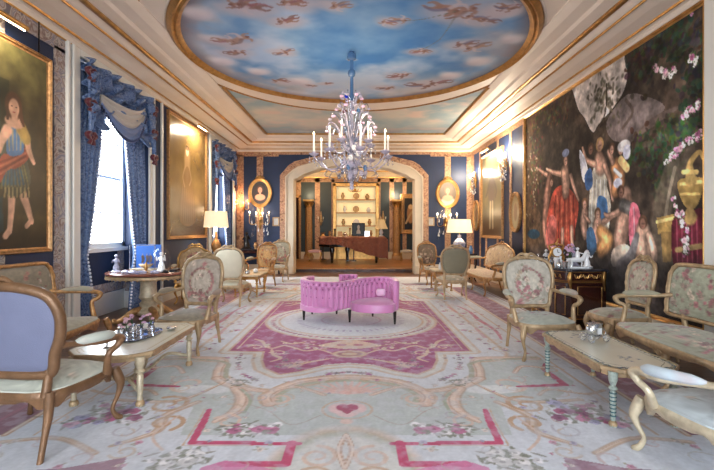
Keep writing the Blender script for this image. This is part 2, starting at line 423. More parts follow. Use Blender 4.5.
# ---- painted ceiling
UP = 2.70
def cp(px, py): Y = 430*UP/(229-py); return ((px-355)*Y/430, Y)
cherubs = [(250, 8, 1.3), (300, 3, 1.0), (333, 5, .8), (285, 22, .9), (232, 42, 1.3), (236, 54, .9), (283, 52, .8), (285, 82, .9), (325, 84, .5),
           (455, 12, 1.5), (482, 20, 1.0), (468, 45, 1.2), (420, 52, .8), (393, 22, .8), (400, 76, 1.0), (432, 84, 1.6), (500, 10, .9), (385, 88, .9), (308, 86, .6), (352, 60, .3)]
def sky(p, bright=1.0):
    n = fbm(p.U*1.1+20, p.V*1.1+9, 3, 5); n2 = fbm(p.U*2.3+5, p.V*2.3+31, 11, 5)
    p.C[:] = (.24, .46, .70)
    p.fac((n-.38)*2.2, (.52, .66, .80))
def paint_ceiling(p):
    sky(p); n = fbm(p.U*.9+20, p.V*.9+9, 5, 5); n2 = fbm(p.U*2.6+5, p.V*2.6+31, 12, 5)
    rr = np.hypot(p.U, p.V-RC)/2.42
    far = np.clip((p.V-7.0)/1.6, 0, 1); 
    p.fac(np.clip((rr-.62)*2.0, 0, 1)*np.clip((n-.30)*4, 0, 1)*.9, (.76, .73, .74))
    p.fac(np.clip((rr-.70)*2.4, 0, 1)*np.clip((n2-.42)*5, 0, 1)*.8, (.62, .55, .56))
    p.fac(far*np.clip((n2-.30)*2.5, 0, 1)*.6, (.66, .64, .62))
    p.fac(np.clip((n-.5)*5, 0, 1)*.55, (.84, .84, .88))
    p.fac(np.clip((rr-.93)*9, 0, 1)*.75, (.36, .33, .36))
    for px, py, s in ((196, 14, .5), (214, 40, .4), (222, 62, .45), (258, 72, .5), (505, 12, .5), (512, 40, .4), (478, 62, .55), (450, 76, .5), (300, 82, .5)):
        x, y = cp(px, py)
        for k in range(9): dx, dy = .35*s*math.cos(k*2.4)*(k/9), .25*s*math.sin(k*2.4)*(k/9); p.ell(x+dx, y+dy, .30*s, .2*s, (.84, .82, .84) if k % 3 else (.66, .62, .68), k, 1.2, .42)
    rng = random.Random(4)
    for px, py, s in cherubs:
        x, y = cp(px, py)
        for (dx, dy) in ((-.12, .03), (.1, -.02), (0, .08)): p.ell(x+dx*s, y+dy*s, .22*s, .14*s, (.70, .66, .70), rng.random(), .8, .5)
        for fig in range(2):
            fx_ = x+rng.uniform(-.12, .12)*s; fy_ = y+rng.uniform(-.07, .07)*s; a0 = rng.uniform(-.6, .6)+(PI if rng.random() < .4 else 0); c0 = rng.choice([(.64, .50, .46), (.56, .44, .44), (.68, .56, .52)])
            ca, sa = math.cos(a0), math.sin(a0); q = lambda u, v: (fx_+s*(u*ca-v*sa), fy_+s*(u*sa+v*ca))
            s *= 1.15; c0 = tuple(v*.9 for v in c0); p.stroke([q(-.05, 0), q(0, .01), q(.06, 0)], [.045*s, .065*s, .045*s], c0, .95, .6)
            for u0, v0, u1, v1, u2, v2 in ((.05, .01, .11, .03, .14, .01), (.05, -.01, .10, -.04, .15, -.03), (-.04, .01, -.08, .05, -.12, .04), (-.04, -.01, -.07, -.05, -.05, -.08)): p.stroke([q(u0, v0), q(u1, v1), q(u2, v2)], [.036*s, .02*s], tuple(v*.95 for v in c0), .85, .6)
            p.ell(*q(-.075, 0), .02*s, .02*s, (.46, .34, .32)); p.stroke([q(-.02, .02), q(-.03, .09), q(.03, .12)], [.04*s, .012*s], (.70, .66, .70), .8, .8); p.stroke([q(0, -.01), q(.06, -.05), q(.13, -.04)], [.04*s, .02*s], rng.choice([(.52, .34, .38), (.38, .38, .50), (.44, .36, .36)]), .7, .8)
    for a, c in (((455, 12), (395, 22)), ((455, 18), (440, 40)), ((440, 40), (415, 52))):
        A, B = cp(*a), cp(*c); p.stroke([A, ((A[0]+B[0])/2, (A[1]+B[1])/2+.07), B], .014, (.40, .42, .38), .8)
RX, RY = 2.49, 2.42
rr_ = np.linspace(0.001, 1, 190); th_ = np.linspace(0, 2*PI, 420)
def disc_place(U, V): return (U, V, full(4.108, U))
# polar sheet: parameters are radius and angle, painted in metres
def polar(name, m, painter, z):
    A, R = np.meshgrid(th_, rr_); x = (R*RX*np.cos(A)).ravel(); yv = (RC+R*RY*np.sin(A)).ravel()
    o = sheet(name, lambda U, V: (V*RX*np.cos(U), RC+V*RY*np.sin(U), full(z, U)), th_, rr_, m, lambda p: None, kind='structure')
    me = o.data; me.color_attributes.remove(me.color_attributes[0]); p = P(x, yv, (.8, .8, .8)); painter(p); p.apply(me); return o
polar('ceiling_painting', M_fresco, paint_ceiling, 4.108)
def oval_ring(name, rx, ry, w, h, z, m):
    n = 120; prof = [(0, 0), (w*.15, h*.6), (w*.35, h), (w*.5, h*.62), (w*.65, h), (w*.9, h*.5), (w, 0)]
    mb = MB(); v = []
    for i in range(n):
        a = 2*PI*i/n
        for o, d in prof: v.append(((rx+o)*math.cos(a), RC+(ry+o)*math.sin(a), z-d))
    k = len(prof); f = [(i*k+j, ((i+1) % n)*k+j, ((i+1) % n)*k+j+1, i*k+j+1) for i in range(n) for j in range(k-1)]
    mb.add(v, f); return struct(name, mb, m)
oval_ring('trim_12', RX-.02, RY-.02, .20, .07, 4.13, M_gold)
oval_ring('trim_13', 2.86, 3.28, .05, .025, 4.125, M_goldmat)
oval_ring('trim_14', 2.66, 2.60, .03, .02, 4.125, M_ceil)
# corner compartments of the ceiling (painted sky) with gilt edges
def spandrel(name, far=True):
    us = np.linspace(-2.51, 2.55, 150); vs = np.linspace(0, 1, 60)
    def arcY(U):
        a = np.clip(1-(U/2.90)**2, 0, 1); return RC+(3.34*np.sqrt(a) if far else -3.34*np.sqrt(a))
    yend = 12.2 if far else 1.6
    def pl(U, V): y0 = arcY(U); return (U, y0+(yend-y0)*V, full(4.112, U))
    def pt(p):
        yy = arcY(p.U)+(yend-arcY(p.U))*p.V
        n = fbm(p.U*1.0+3, yy*1.0+40, 8, 5); n2 = fbm(p.U*2+3, yy*3+4, 18, 5)
        p.C[:] = (.56, .64, .68); p.fac((n-.4)*3, (.76, .74, .70)); p.fac((n2-.5)*4, (.80, .72, .68)); p.fac(np.clip((p.V-.6)*2, 0, 1)*np.clip((n2-.3)*3, 0, 1), (.46, .50, .55))
    sheet(name, pl, us, vs, M_fresco, pt, kind='structure')
    mb = MB(); xe = 2.53; ys = RC+(1 if far else -1)*3.34*math.sqrt(1-(xe/2.9)**2)
    P_ = [(-2.51, ys, 4.105), (-2.51, yend, 4.105), (2.55, yend, 4.105), (2.55, ys, 4.105)]
    for i in range(3): mb.tube([P_[i], P_[i+1]], .035, 6)
    struct('trim_15' if far else 'trim_16', mb, M_gold)
spandrel('ceiling_panel', True); spandrel('ceiling_panel', False)

# ---- wall borders (brocade strips) and dado, all fixed trim
def strips(name, boxes, m): 
    b = MB()
    for q in boxes: b.box(*q)
    return struct(name, b, m, smooth=False)
e = .012
L = lambda y0, y1, z0, z1: (XL, XL+e, y0, y1, z0, z1)
R_ = lambda y0, y1, z0, z1: (XR-e, XR, y0, y1, z0, z1)
Bk = lambda x0, x1, z0, z1: (x0, x1, YB-e, YB, z0, z1)
strips('trim_17', [L(5.26, 5.46, .32, 3.66), L(-2.6, 5.46, 3.62, 3.80), L(3.4, 3.6, .32, 1.12), L(4.35, 4.52, .32, 3.62), L(-2.6, 5.46, .2, .32), L(10.68, 10.78, .32, 3.8), L(8.2, 8.26, .32, 3.8)], M_border)
strips('trim_18', [R_(9.22, 9.36, .3, 3.7), R_(10.02, 10.16, .3, 3.7), R_(10.95, 11.08, .3, 3.7), R_(11.9, 12.03, .3, 3.7), R_(12.5, 12.63, .3, 3.7), R_(13.22, 13.38, .3, 3.7), R_(9.2, 13.38, 3.68, 3.80)], M_warmborder)
strips('trim_19', [Bk(XL, XL+.22, .3, 3.7), Bk(-3.06, -2.86, .3, 3.7), Bk(XL, -2.38, 3.66, 3.80), Bk(2.8, 2.98, .3, 3.7), Bk(3.48, XR, .3, 3.7), Bk(2.35, XR, 3.66, 3.80), Bk(-2.38, 2.35, 3.72, 3.80)], M_warmborder)
# recess jambs and aprons
q = []
for a, c in WIN:
    q += [(XL-T+.08, XL-T+.09, a, c, .35, .5), (XL-T+.08, XL-T+.09, a, a+.18, .5, 1.02), (XL-T+.08, XL-T+.09, c-.2, c, .5, 1.02), (XL-T+.05, XL-.02, c-.012, c, .3, .45)]
strips('trim_20', q, M_border)
# skirting boards
b = MB()
y = YN
for a, c in WIN: b.box(XL, XL+.03, y, a-.12, 0, .2); y = c+.12
b.box(XL, XL+.03, y, YB, 0, .2)
for a, c in WIN: b.box(XL-T+.08, XL-T+.11, a, c, 0, .34); b.box(XL-T+.1, XL, c-.03, c, 0, .3); b.box(XL-T+.1, XL, a, a+.03, 0, .3)
struct('baseboard_left', b, M_white, smooth=False, bevel=.006)
b = MB(); b.box(XR-.03, XR, YN, YB, 0, .3); struct('baseboard_right', b, M_cream, smooth=False, bevel=.006)
b = MB(); b.box(XL, -2.4, YB-.03, YB, 0, .3); b.box(2.35, XR, YB-.03, YB, 0, .3); struct('baseboard_back', b, M_cream, smooth=False, bevel=.006)
# white pilasters and window architraves on the left wall
n = 21
for a, c in WIN:
    b = MB()
    b.box(XL, XL+.035, a-.15, a, 0, 3.8); b.box(XL, XL+.035, c, c+.15, 0, 3.8); b.box(XL, XL+.035, a, c, 3.70, 3.80)
    b.box(XL, XL+.055, a-.17, a-.13, 0, 3.8); b.box(XL, XL+.055, c+.13, c+.17, 0, 3.8)
    struct('trim_%d' % n, b, M_white, smooth=False, bevel=.008); n += 1
b = MB()
b.box(XL, XL+.04, 8.14, 8.2, .0, 3.8); b.box(XL, XL+.05, 5.46, 5.51, 0, 3.8)
struct('trim_23', b, M_white, smooth=False, bevel=.01)
b = MB(); b.box(XR-.06, XR, 4.2, 4.44, 0, 3.8); struct('trim_24', b, M_white, smooth=False, bevel=.01)
# windows: sash frames with glazing bars
def window(nm, face, a, c, z0, z1, ncol, nrow):
    """face 'L' = in left wall, 'N' = near wall; thickness along x or y"""
    b = MB(); g = MB()
    def bx(m, u0, u1, w0, w1, t0, t1):
        if face == 'L': m.box(XL-T+t0, XL-T+t1, u0, u1, w0, w1)
        else: m.box(u0, u1, YN-.2+t0, YN-.2+t1, w0, w1)
    bx(b, a, a+.08, z0, z1, 0, .1); bx(b, c-.08, c, z0, z1, 0, .1); bx(b, a, c, z0, z0+.09, 0, .1); bx(b, a, c, z1-.08, z1, 0, .1)
    for i in range(1, ncol): u = a+(c-a)*i/ncol; bx(b, u-.013, u+.013, z0, z1, .03, .06)
    for i in range(1, nrow):
        w = z0+(z1-z0)*i/nrow; h = .024 if i == nrow//2 else .012; bx(b, a, c, w-h, w+h, .02, .07)
    bx(g, a+.06, c-.06, z0+.06, z1-.06, .043, .047)
    o = struct(nm, b, M_white, smooth=False)
    g.build('pane', M_pane, parent=o, smooth=False)
    s = MB()
    if face == 'L': s.box(XL-T+.06, XL-T+.16, a+.003, c-.003, z0-.05, z0+.01)
    else: s.box(a, c, YN-.25, YN+.05, z0-.05, z0)
    s.build('window_sill', M_white, parent=o, smooth=False)
m, nt, bs = nodes('window_glass'); nt.nodes.remove(bs)
out = nt.nodes['Material Output']; tr = nt.nodes.new('ShaderNodeBsdfTransparent'); gl = nt.nodes.new('ShaderNodeBsdfGlossy'); gl.inputs['Roughness'].default_value = .02
mx = nt.nodes.new('ShaderNodeMixShader'); mx.inputs[0].default_value = .06; nt.links.new(tr.outputs[0], mx.inputs[1]); nt.links.new(gl.outputs[0], mx.inputs[2]); nt.links.new(mx.outputs[0], out.inputs['Surface'])
M_pane = m
window('window_1', 'L', 5.73, 7.67, 1.08, 3.45, 3, 4); window('window_2', 'L', 11.0, 12.9, 1.08, 3.45, 3, 4)
for i in range(3): window('window_%d' % (3+i), 'N', nx[2*i], nx[2*i+1], .3, 3.7, 3, 5)

# ---------------------------------------------------------------- the room beyond the arch
ZF = .12; Y2 = 18.5; W2 = 4.3
b = MB(); b.box(-W2, W2, 14.0, Y2+.2, -.2, ZF); struct('floor', b, M_farfloor, smooth=False)
b = MB(); b.box(-2.6, 2.6, 13.96, 14.05, ZF-.03, ZF+.012); struct('trim_25', b, M_farfloor, smooth=False, bevel=.01)
b = MB(); b.box(-W2, W2, Y2, Y2+.2, 0, 4.3); struct('wall_far', b, M_teal, smooth=False)
b = MB(); b.box(-W2-.2, -W2, 13.7, Y2, 0, 4.3); struct('wall_far_left', b, M_teal, smooth=False)
b = MB(); b.box(W2, W2+.2, 13.7, Y2, 0, 4.3); struct('wall_far_right', b, M_teal, smooth=False)
b = MB(); b.box(-W2, W2, 13.95, 13.98, 3.55, 4.2); b.box(-W2, -2.2, 13.88, 13.9, 0, 4.2); b.box(2.2, W2, 13.88, 13.9, 0, 4.2); struct('wall_far_near', b, M_cream, smooth=False)
b = MB(); b.box(-W2-.2, W2+.2, 13.5, Y2+.2, 4.25, 4.4); struct('ceiling', b, M_ceil, smooth=False)
def far(x0, x1, z0, z1, t=.02): return (x0, x1, Y2-t, Y2, z0, z1)
fx = lambda px: (px-355)*Y2/430
fz = lambda py: EYE+(229-py)*Y2/430
strips('trim_26', [far(fx(px), fx(px+w), ZF, 3.6) for px, w in ((284, 4), (296, 5), (315, 5), (331.5, 3), (377.5, 3), (389.5, 4.5), (402.5, 4), (421, 5))]+[far(-W2, W2, 3.42, 3.62)], M_warmborder)
strips('trim_27', [far(-W2, W2, 3.6, 3.72, .12), far(-W2, W2, 3.85, 3.98, .3), far(-W2, W2, 3.72, 3.85, .2), far(-W2, W2, ZF, .42, .04)], M_cream)
strips('trim_28', [far(-W2, W2, 3.58, 3.61, .14), far(-W2, W2, 3.83, 3.86, .32)], M_gold)
def column(px, label):
    x = fx(px); t = thing('column', label, 'column', (x, Y2-.28, ZF), 0, 'columns on the far wall')
    b = MB(); b.box(-.2, .2, -.2, .2, 0, .14); b.lathe([(.19, .14), (.2, .18), (.17, .22), (.155, .27)], n=24); b.build('base', M_goldmat, t, bevel=.008)
    b = MB(); v = 20
    def fn(u, w):
        a = 2*PI*u; r = (.15-.02*w)*(1+.035*math.cos(v*a)); return (r*math.cos(a), r*math.sin(a), .27+w*1.95)
    b.grid(fn, 80, 6, True); b.build('shaft', M_goldmat, t)
    b = MB(); b.lathe([(.13, 2.2), (.15, 2.23), (.13, 2.26), (.15, 2.36), (.2, 2.44)], n=24)
    for k in range(8):
        a = PI/4*k; b.tube([(math.cos(a)*.13, math.sin(a)*.13, 2.26), (math.cos(a)*.18, math.sin(a)*.18, 2.36), (math.cos(a)*.22, math.sin(a)*.22, 2.38), (math.cos(a)*.2, math.sin(a)*.2, 2.35)], [.03, .03, .02, .01], 5)
    b.box(-.22, .22, -.22, .22, 2.44, 2.52); b.build('capital', M_gold, t)
    return t
column(309.5, 'fluted gilt column left of the lit display shelves'); column(396, 'fluted gilt column right of the lit display shelves')
# door leaf on the far-left wall section
b = MB(); b.box(fx(289)-.02, fx(299), Y2-.06, Y2, ZF, 2.75); o = struct('door_1', b, M_darkwood, smooth=False)
b = MB(); b.box(fx(287)-.05, fx(289), Y2-.08, Y2, ZF, 2.85); b.box(fx(299), fx(301), Y2-.08, Y2, ZF, 2.85); b.box(fx(287)-.05, fx(301), Y2-.08, Y2, 2.75, 2.88); b.build('door_frame', M_goldmat, o, smooth=False)
# lit display shelves
sx0, sx1, sz0, sz1 = fx(336.5), fx(375.5), fz(239), fz(187)
xc = (sx0+sx1)/2; hw = (sx1-sx0)/2; H = sz1-sz0
t = thing('display_cabinet', 'gilt framed display niche with four brightly lit shelves', 'cabinet', (xc, Y2, ZF))
b = MB(); b.box(-hw-.14, -hw, -.3, 0, 0, H+1.0); b.box(hw, hw+.14, -.3, 0, 0, H+1.0); b.box(-hw-.14, hw+.14, -.3, 0, sz1-ZF, sz1-ZF+.14); b.box(-hw, hw, -.3, 0, 0, sz0-ZF); b.build('frame', M_gold, t, smooth=False, bevel=.015)
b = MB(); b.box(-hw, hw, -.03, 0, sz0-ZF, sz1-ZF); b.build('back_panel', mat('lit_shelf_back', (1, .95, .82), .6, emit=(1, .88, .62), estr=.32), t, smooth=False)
for i in range(1, 4):
    z = sz0-ZF+H*i/4; b = MB(); b.box(-hw, hw, -.28, -.03, z-.02, z+.02); b.build('shelf', M_goldmat, t, smooth=False)
b = MB(); b.tube([(0, -.32, H+sz0-ZF+.14), (0, -.32, H+sz0-ZF+.26)], [.1, .02], 8); b.ball((0, -.32, H+sz0-ZF+.1), .07, 6); b.build('crest', M_gold, t)
rng = random.Random(2)
for i in range(4):
    for k in range(3):
        x = xc+hw*(-.66+.66*k)+rng.uniform(-.08, .08); z = sz0+H*i/4+(.02 if i else 0)
        kind = rng.choice(('plate', 'jar', 'vase'))
        b = MB()
        if kind == 'plate': b.lathe([(.02, -.012), (.1, -.008), (.14, .012), (.13, .018), (.08, 0)], n=16); b.xf(Matrix.Translation((0, 0, .14)) @ Matrix.Rotation(PI/2-.2, 4, 'X'))
        elif kind == 'jar': b.lathe([(.05, 0), (.09, .05), (.1, .12), (.06, .19), (.05, .2), (.03, .24)], n=14)
        else: b.lathe([(.06, 0), (.05, .03), (.09, .14), (.04, .24), (.06, .28)], n=14)
        o = b.build(kind, rng.choice((M_gilt, M_porc, M_goldmat)), loc=(x, Y2-.17, z))
        tag(o, '%s %s standing %s on the %s lit shelf' % (('pale painted' if 0 else 'small ornamental'), kind, ('left', 'in the middle', 'right')[k], ('lowest', 'second', 'third', 'top')[i]), kind, 'ornaments on the lit shelves')

# ---------------------------------------------------------------- framed pictures
def wmap(wall):
    if wall == 'L': return lambda a, b, d: (d, a, b)
    if wall == 'R': return lambda a, b, d: (-d, a, b)
    return lambda a, b, d: (a, -d, b)
def wloc(wall, a, z):
    return {'L': (XL, a, z), 'R': (XR, a, z), 'B': (a, YB, z), 'F': (a, Y2, z)}[wall]
def picture(name, label, wall, a, z, hw, hh, painter, fw=.08, th=.07, oval=False, fm=None, res=.012, cat='painting', group=None, cm=None, crest=False, off=0):
    t = thing(name, label, cat, wloc(wall, a, z), 0, group); mp = wmap(wall); fm = fm or M_goldmat
    nu = max(12, int(2*hw/res)); nv = max(12, int(2*hh/res))
    if oval:
        us = np.linspace(0, 2*PI, 64); vs = np.linspace(.001, 1, 24)
        o = sheet('canvas', lambda U, V: [np.broadcast_to(q, U.shape).copy() for q in mp(V*hw*np.cos(U), V*hh*np.sin(U), th*.4+off)], us, vs, cm or M_paint, lambda p: None, t)
        A, R = np.meshgrid(us, vs); me = o.data; me.color_attributes.remove(me.color_attributes[0])
        p = P((R*hw*np.cos(A)).ravel(), (R*hh*np.sin(A)).ravel(), (.5, .5, .5)); painter(p); p.apply(me)
    else:
        o = sheet('canvas', lambda U, V: [np.broadcast_to(q, U.shape).copy() for q in mp(U, V, th*.4+off)], np.linspace(-hw, hw, nu), np.linspace(-hh, hh, nv), cm or M_paint, painter, t)
    prof = [(-.01, 0), (-.01, th*.45), (fw*.15, th*.5), (fw*.4, th*.85), (fw*.6, th*.8), (fw*.8, th), (fw, th*.8), (fw, 0)]
    N = 56 if oval else 4; v = []
    for i in range(N):
        for w, d in prof:
            if oval: an = 2*PI*i/N; v.append(mp((hw+w)*math.cos(an), (hh+w)*math.sin(an), d+off))
            else: sx, sy = ((-1, -1), (1, -1), (1, 1), (-1, 1))[i]; v.append(mp(sx*(hw+w), sy*(hh+w), d+off))
    k = len(prof); f = [(i*k+j, ((i+1) % N)*k+j, ((i+1) % N)*k+(j+1) % k, i*k+(j+1) % k) for i in range(N) for j in range(k)]
    MB().add(v, f).build('frame', fm, t, smooth=oval)
    if crest:
        b = MB()
        for s in (-1, 1):
            b.tube([mp(s*.02, hh+fw, .05), mp(s*.09, hh+fw+.05, .06), mp(s*.13, hh+fw-.01, .05), mp(s*.08, hh+fw-.02, .05)], [.03, .022, .02, .01], 6)
        b.ball(mp(0, hh+fw+.04, .05), .045, 6); b.build('crest', fm, t)
    return t
def lady(p, x, z, s, skin=(.86, .66, .54), hair=(.30, .20, .15), dress=(.3, .42, .6), bg=(.20, .16, .11)):
    """half-length portrait centred on x, z"""
    p.C[:] = bg; n = fbm(p.U*3+9, p.V*3+4, 21, 4); p.fac((n-.4)*1.5, tuple(min(1, c*1.6) for c in bg))
    p.ell(x, z-.75*s, .5*s, .42*s, dress); p.ell(x, z-.36*s, .26*s, .16*s, skin); p.ell(x, z+.02*s, .17*s, .22*s, hair)
    p.stroke([(x, z-.3*s), (x, z-.08*s)], .09*s, skin); p.ell(x, z, .105*s, .145*s, skin); p.ell(x-.04*s, z+.01*s, .018*s, .01*s, (.2, .12, .1)); p.ell(x+.04*s, z+.01*s, .018*s, .01*s, (.2, .12, .1)); p.ell(x, z-.07*s, .03*s, .01*s, (.65, .28, .25))
# 1  full-length lady on the left wall; painted in metres from the picture's centre
PY, PZ = 4.40, 2.28
def w1(px, py): Y = 430*(-XL-.05)/(355-px); return (Y-PY, EYE+(229-py)*Y/430-PZ)
def pt_port(p):
    n = fbm(p.U*2+9, p.V*2+4, 31, 5)
    p.C[:] = (.20, .17, .11); p.fac((n-.35)*1.8, (.34, .30, .18)); p.fac(np.clip((p.V-.45)*1.5, 0, 1)*(n-.15)*1.5, (.50, .48, .28))
    p.fac(np.clip((-p.V-.75)*4, 0, 1)*.8, (.13, .10, .07))
    p.poly([w1(0, 76), w1(12, 80), w1(8, 140), w1(0, 150)], (.16, .17, .11), .7)
    sk = (.88, .68, .56)
    p.stroke([w1(14, 178), w1(14, 205), w1(12, 232)], [.13, .09, .06], sk); p.stroke([w1(12, 230), w1(8, 236)], .07, sk)
    p.stroke([w1(24, 190), w1(30, 208), w1(34, 222)], [.13, .09, .06], sk); p.stroke([w1(34, 220), w1(29, 226)], .06, sk)
    p.poly([w1(2, 180), w1(4, 150), w1(14, 140), w1(26, 150), w1(33, 180), w1(26, 192), w1(12, 196)], (.30, .32, .26), curve=True)
    for k in range(9): p.stroke([w1(8+k*2, 156), w1(4+k*3.4, 188)], .02, (.55, .50, .30), .7)
    for k in range(6): p.stroke([w1(8+k*3, 170), w1(6+k*4, 184)], .03, (.22, .38, .50), .8)
    p.poly([w1(0, 168), w1(6, 154), w1(18, 156), w1(27, 148), w1(31, 158), w1(20, 168), w1(10, 170), w1(2, 184)], (.66, .31, .22), .95, True)
    for k in range(4): p.stroke([w1(3, 162+4*k), w1(14, 158+3*k), w1(28, 150+3*k)], .022, (.80, .46, .34) if k % 2 else (.48, .20, .15), .8)
    for k in range(14): p.stroke([w1(6+1.9*k, 188), w1(5+2.05*k, 197)], .022, (.62, .56, .38) if k % 2 else (.22, .20, .14), .8)
    p.poly([w1(10, 128), w1(17, 122), w1(24, 128), w1(26, 152), w1(10, 154)], (.32, .46, .62), curve=True)
    for k in range(4): p.stroke([w1(11+4*k, 130), w1(12+3.6*k, 150)], .02, (.70, .62, .40), .7)
    p.stroke([w1(24, 130), w1(29, 138), w1(31, 150), w1(36, 163)], [.14, .10, .08, .05], sk); p.stroke([w1(24, 129), w1(28, 138)], .15, (.70, .58, .30), .9)
    p.stroke([w1(10, 130), w1(4, 140), w1(1, 150)], [.13, .1, .08], sk)
    p.ell(*w1(17, 122), .13, .07, sk); p.stroke([w1(17, 122), w1(17, 114)], .07, sk)
    p.ell(*w1(16, 106), .115, .15, (.36, .23, .15)); p.stroke([w1(21, 106), w1(23, 116), w1(26, 126)], [.09, .07, .03], (.36, .23, .15)); p.stroke([w1(11, 108), w1(10, 118)], [.06, .04], (.33, .21, .14)); p.stroke([w1(17, 122), w1(17, 114)], .085, sk)
    p.ell(*w1(16.5, 108), .07, .10, sk); x, z = w1(16.5, 107)
    p.ell(x-.03, z, .012, .008, (.2, .12, .1)); p.ell(x+.03, z, .012, .008, (.2, .12, .1)); p.ell(x, z-.055, .022, .008, (.68, .25, .22))
    p.poly([w1(0, 200), w1(5, 196), w1(6, 230), w1(0, 236)], (.16, .26, .28), .9)
    n5 = fbm(p.U*8+3, p.V*8+2, 77, 5); p.C *= (.62+.7*n5)[:, None]
picture('framed_painting', 'full length portrait of a lady in blue bodice and red sash on left wall', 'L', PY, PZ, .72, 1.10, pt_port, .05, .06)
# 2  golden portrait between the windows
def pt_gold(p):
    n = fbm(p.U*1.5+2, p.V*1.5+7, 41, 5); p.C[:] = (.42, .33, .18); p.fac((n-.3)*2, (.58, .47, .27)); p.fac(np.clip((-p.V-.5)*1.2, 0, 1), (.36, .26, .14))
    p.ell(-.1, .35, .16, .35, (.62, .50, .34), soft=.6); p.poly([(-.5, -.9), (-.3, 0), (-.1, .3), (.15, 0), (.35, -.9)], (.50, .38, .24), .7, True)
    p.ell(-.1, .62, .075, .10, (.86, .74, .60)); p.ell(-.1, .7, .09, .06, (.36, .26, .16), a=.7); p.stroke([(-.2, .3), (-.34, .05), (-.25, -.15)], .05, (.64, .52, .36), .8, .8); p.stroke([(.0, .3), (.12, .05), (.02, -.1)], .05, (.64, .52, .36), .8, .8)
    for k in range(16): p.stroke([(-.4+.05*k, -.1-.02*k), (-.5+.06*k, -.9)], .02, (.60, .48, .32) if k % 2 else (.38, .28, .17), .4, .9)
picture('framed_painting', 'tall golden toned portrait between the two left windows', 'L', 9.50, 2.47, 1.02, 1.22, pt_gold, .06, .06, cm=colmat('varnished_paint', .22, bump=.25, bscale=30, coat=.6))
# 3  tall gentleman on the right wall
def pt_gent(p):
    n = fbm(p.U*2+2, p.V*2+7, 51, 5); p.C[:] = (.36, .34, .26); p.fac((n-.3)*2, (.50, .46, .34)); p.fac(np.clip((-p.V-.4)*2, 0, 1), (.36, .26, .16))
    p.ell(.0, .60, .09, .12, (.80, .62, .48)); p.poly([(-.2, -.2), (-.2, .4), (0, .5), (.22, .4), (.24, -.2)], (.38, .34, .32), curve=True)
    p.stroke([(-.08, -.2), (-.1, -.85)], .12, (.70, .64, .52)); p.stroke([(.1, -.2), (.14, -.85)], .12, (.70, .64, .52)); p.stroke([(-.2, .35), (-.4, .1), (-.3, -.05)], .09, (.34, .30, .28)); p.stroke([(.2, .35), (.36, .1), (.5, 0)], .09, (.34, .30, .28))
picture('framed_painting', 'tall portrait of a standing gentleman on the right wall behind the settee', 'R', 11.45, 2.30, .82, 1.08, pt_gent, .07, .06)
# ovals
picture('oval_portrait', 'oval portrait in gilt frame left of the arch', 'B', -2.95, 2.53, .27, .36, lambda p: lady(p, 0, .08, .62, dress=(.24, .20, .20), bg=(.13, .10, .08)), .10, .07, True, M_gold, crest=True, off=.012)
picture('oval_portrait', 'oval portrait of a pale lady in gilt frame right of the arch', 'B', 2.88, 2.50, .27, .36, lambda p: lady(p, 0, .08, .62, dress=(.80, .76, .70), bg=(.38, .33, .28), hair=(.55, .45, .36)), .10, .07, True, M_gold, crest=True, off=.012)
def pt_mir(p): n = fbm(p.U*4+2, p.V*4+7, 61, 4); p.C[:] = (.44, .38, .26); p.fac((n-.3)*2, (.66, .58, .42)); p.ell(0, .0, .1, .2, (.50, .36, .24))
picture('oval_painting', 'large dark oval painting nearest the tapestry on the right wall', 'R', 9.72, 1.78, .25, .38, pt_mir, .08, .06, True, M_goldmat, off=.012)
picture('oval_painting', 'oval painting in the far right corner left of the tall portrait', 'R', 12.86, 1.80, .22, .38, pt_mir, .08, .06, True, M_goldmat, off=.012)
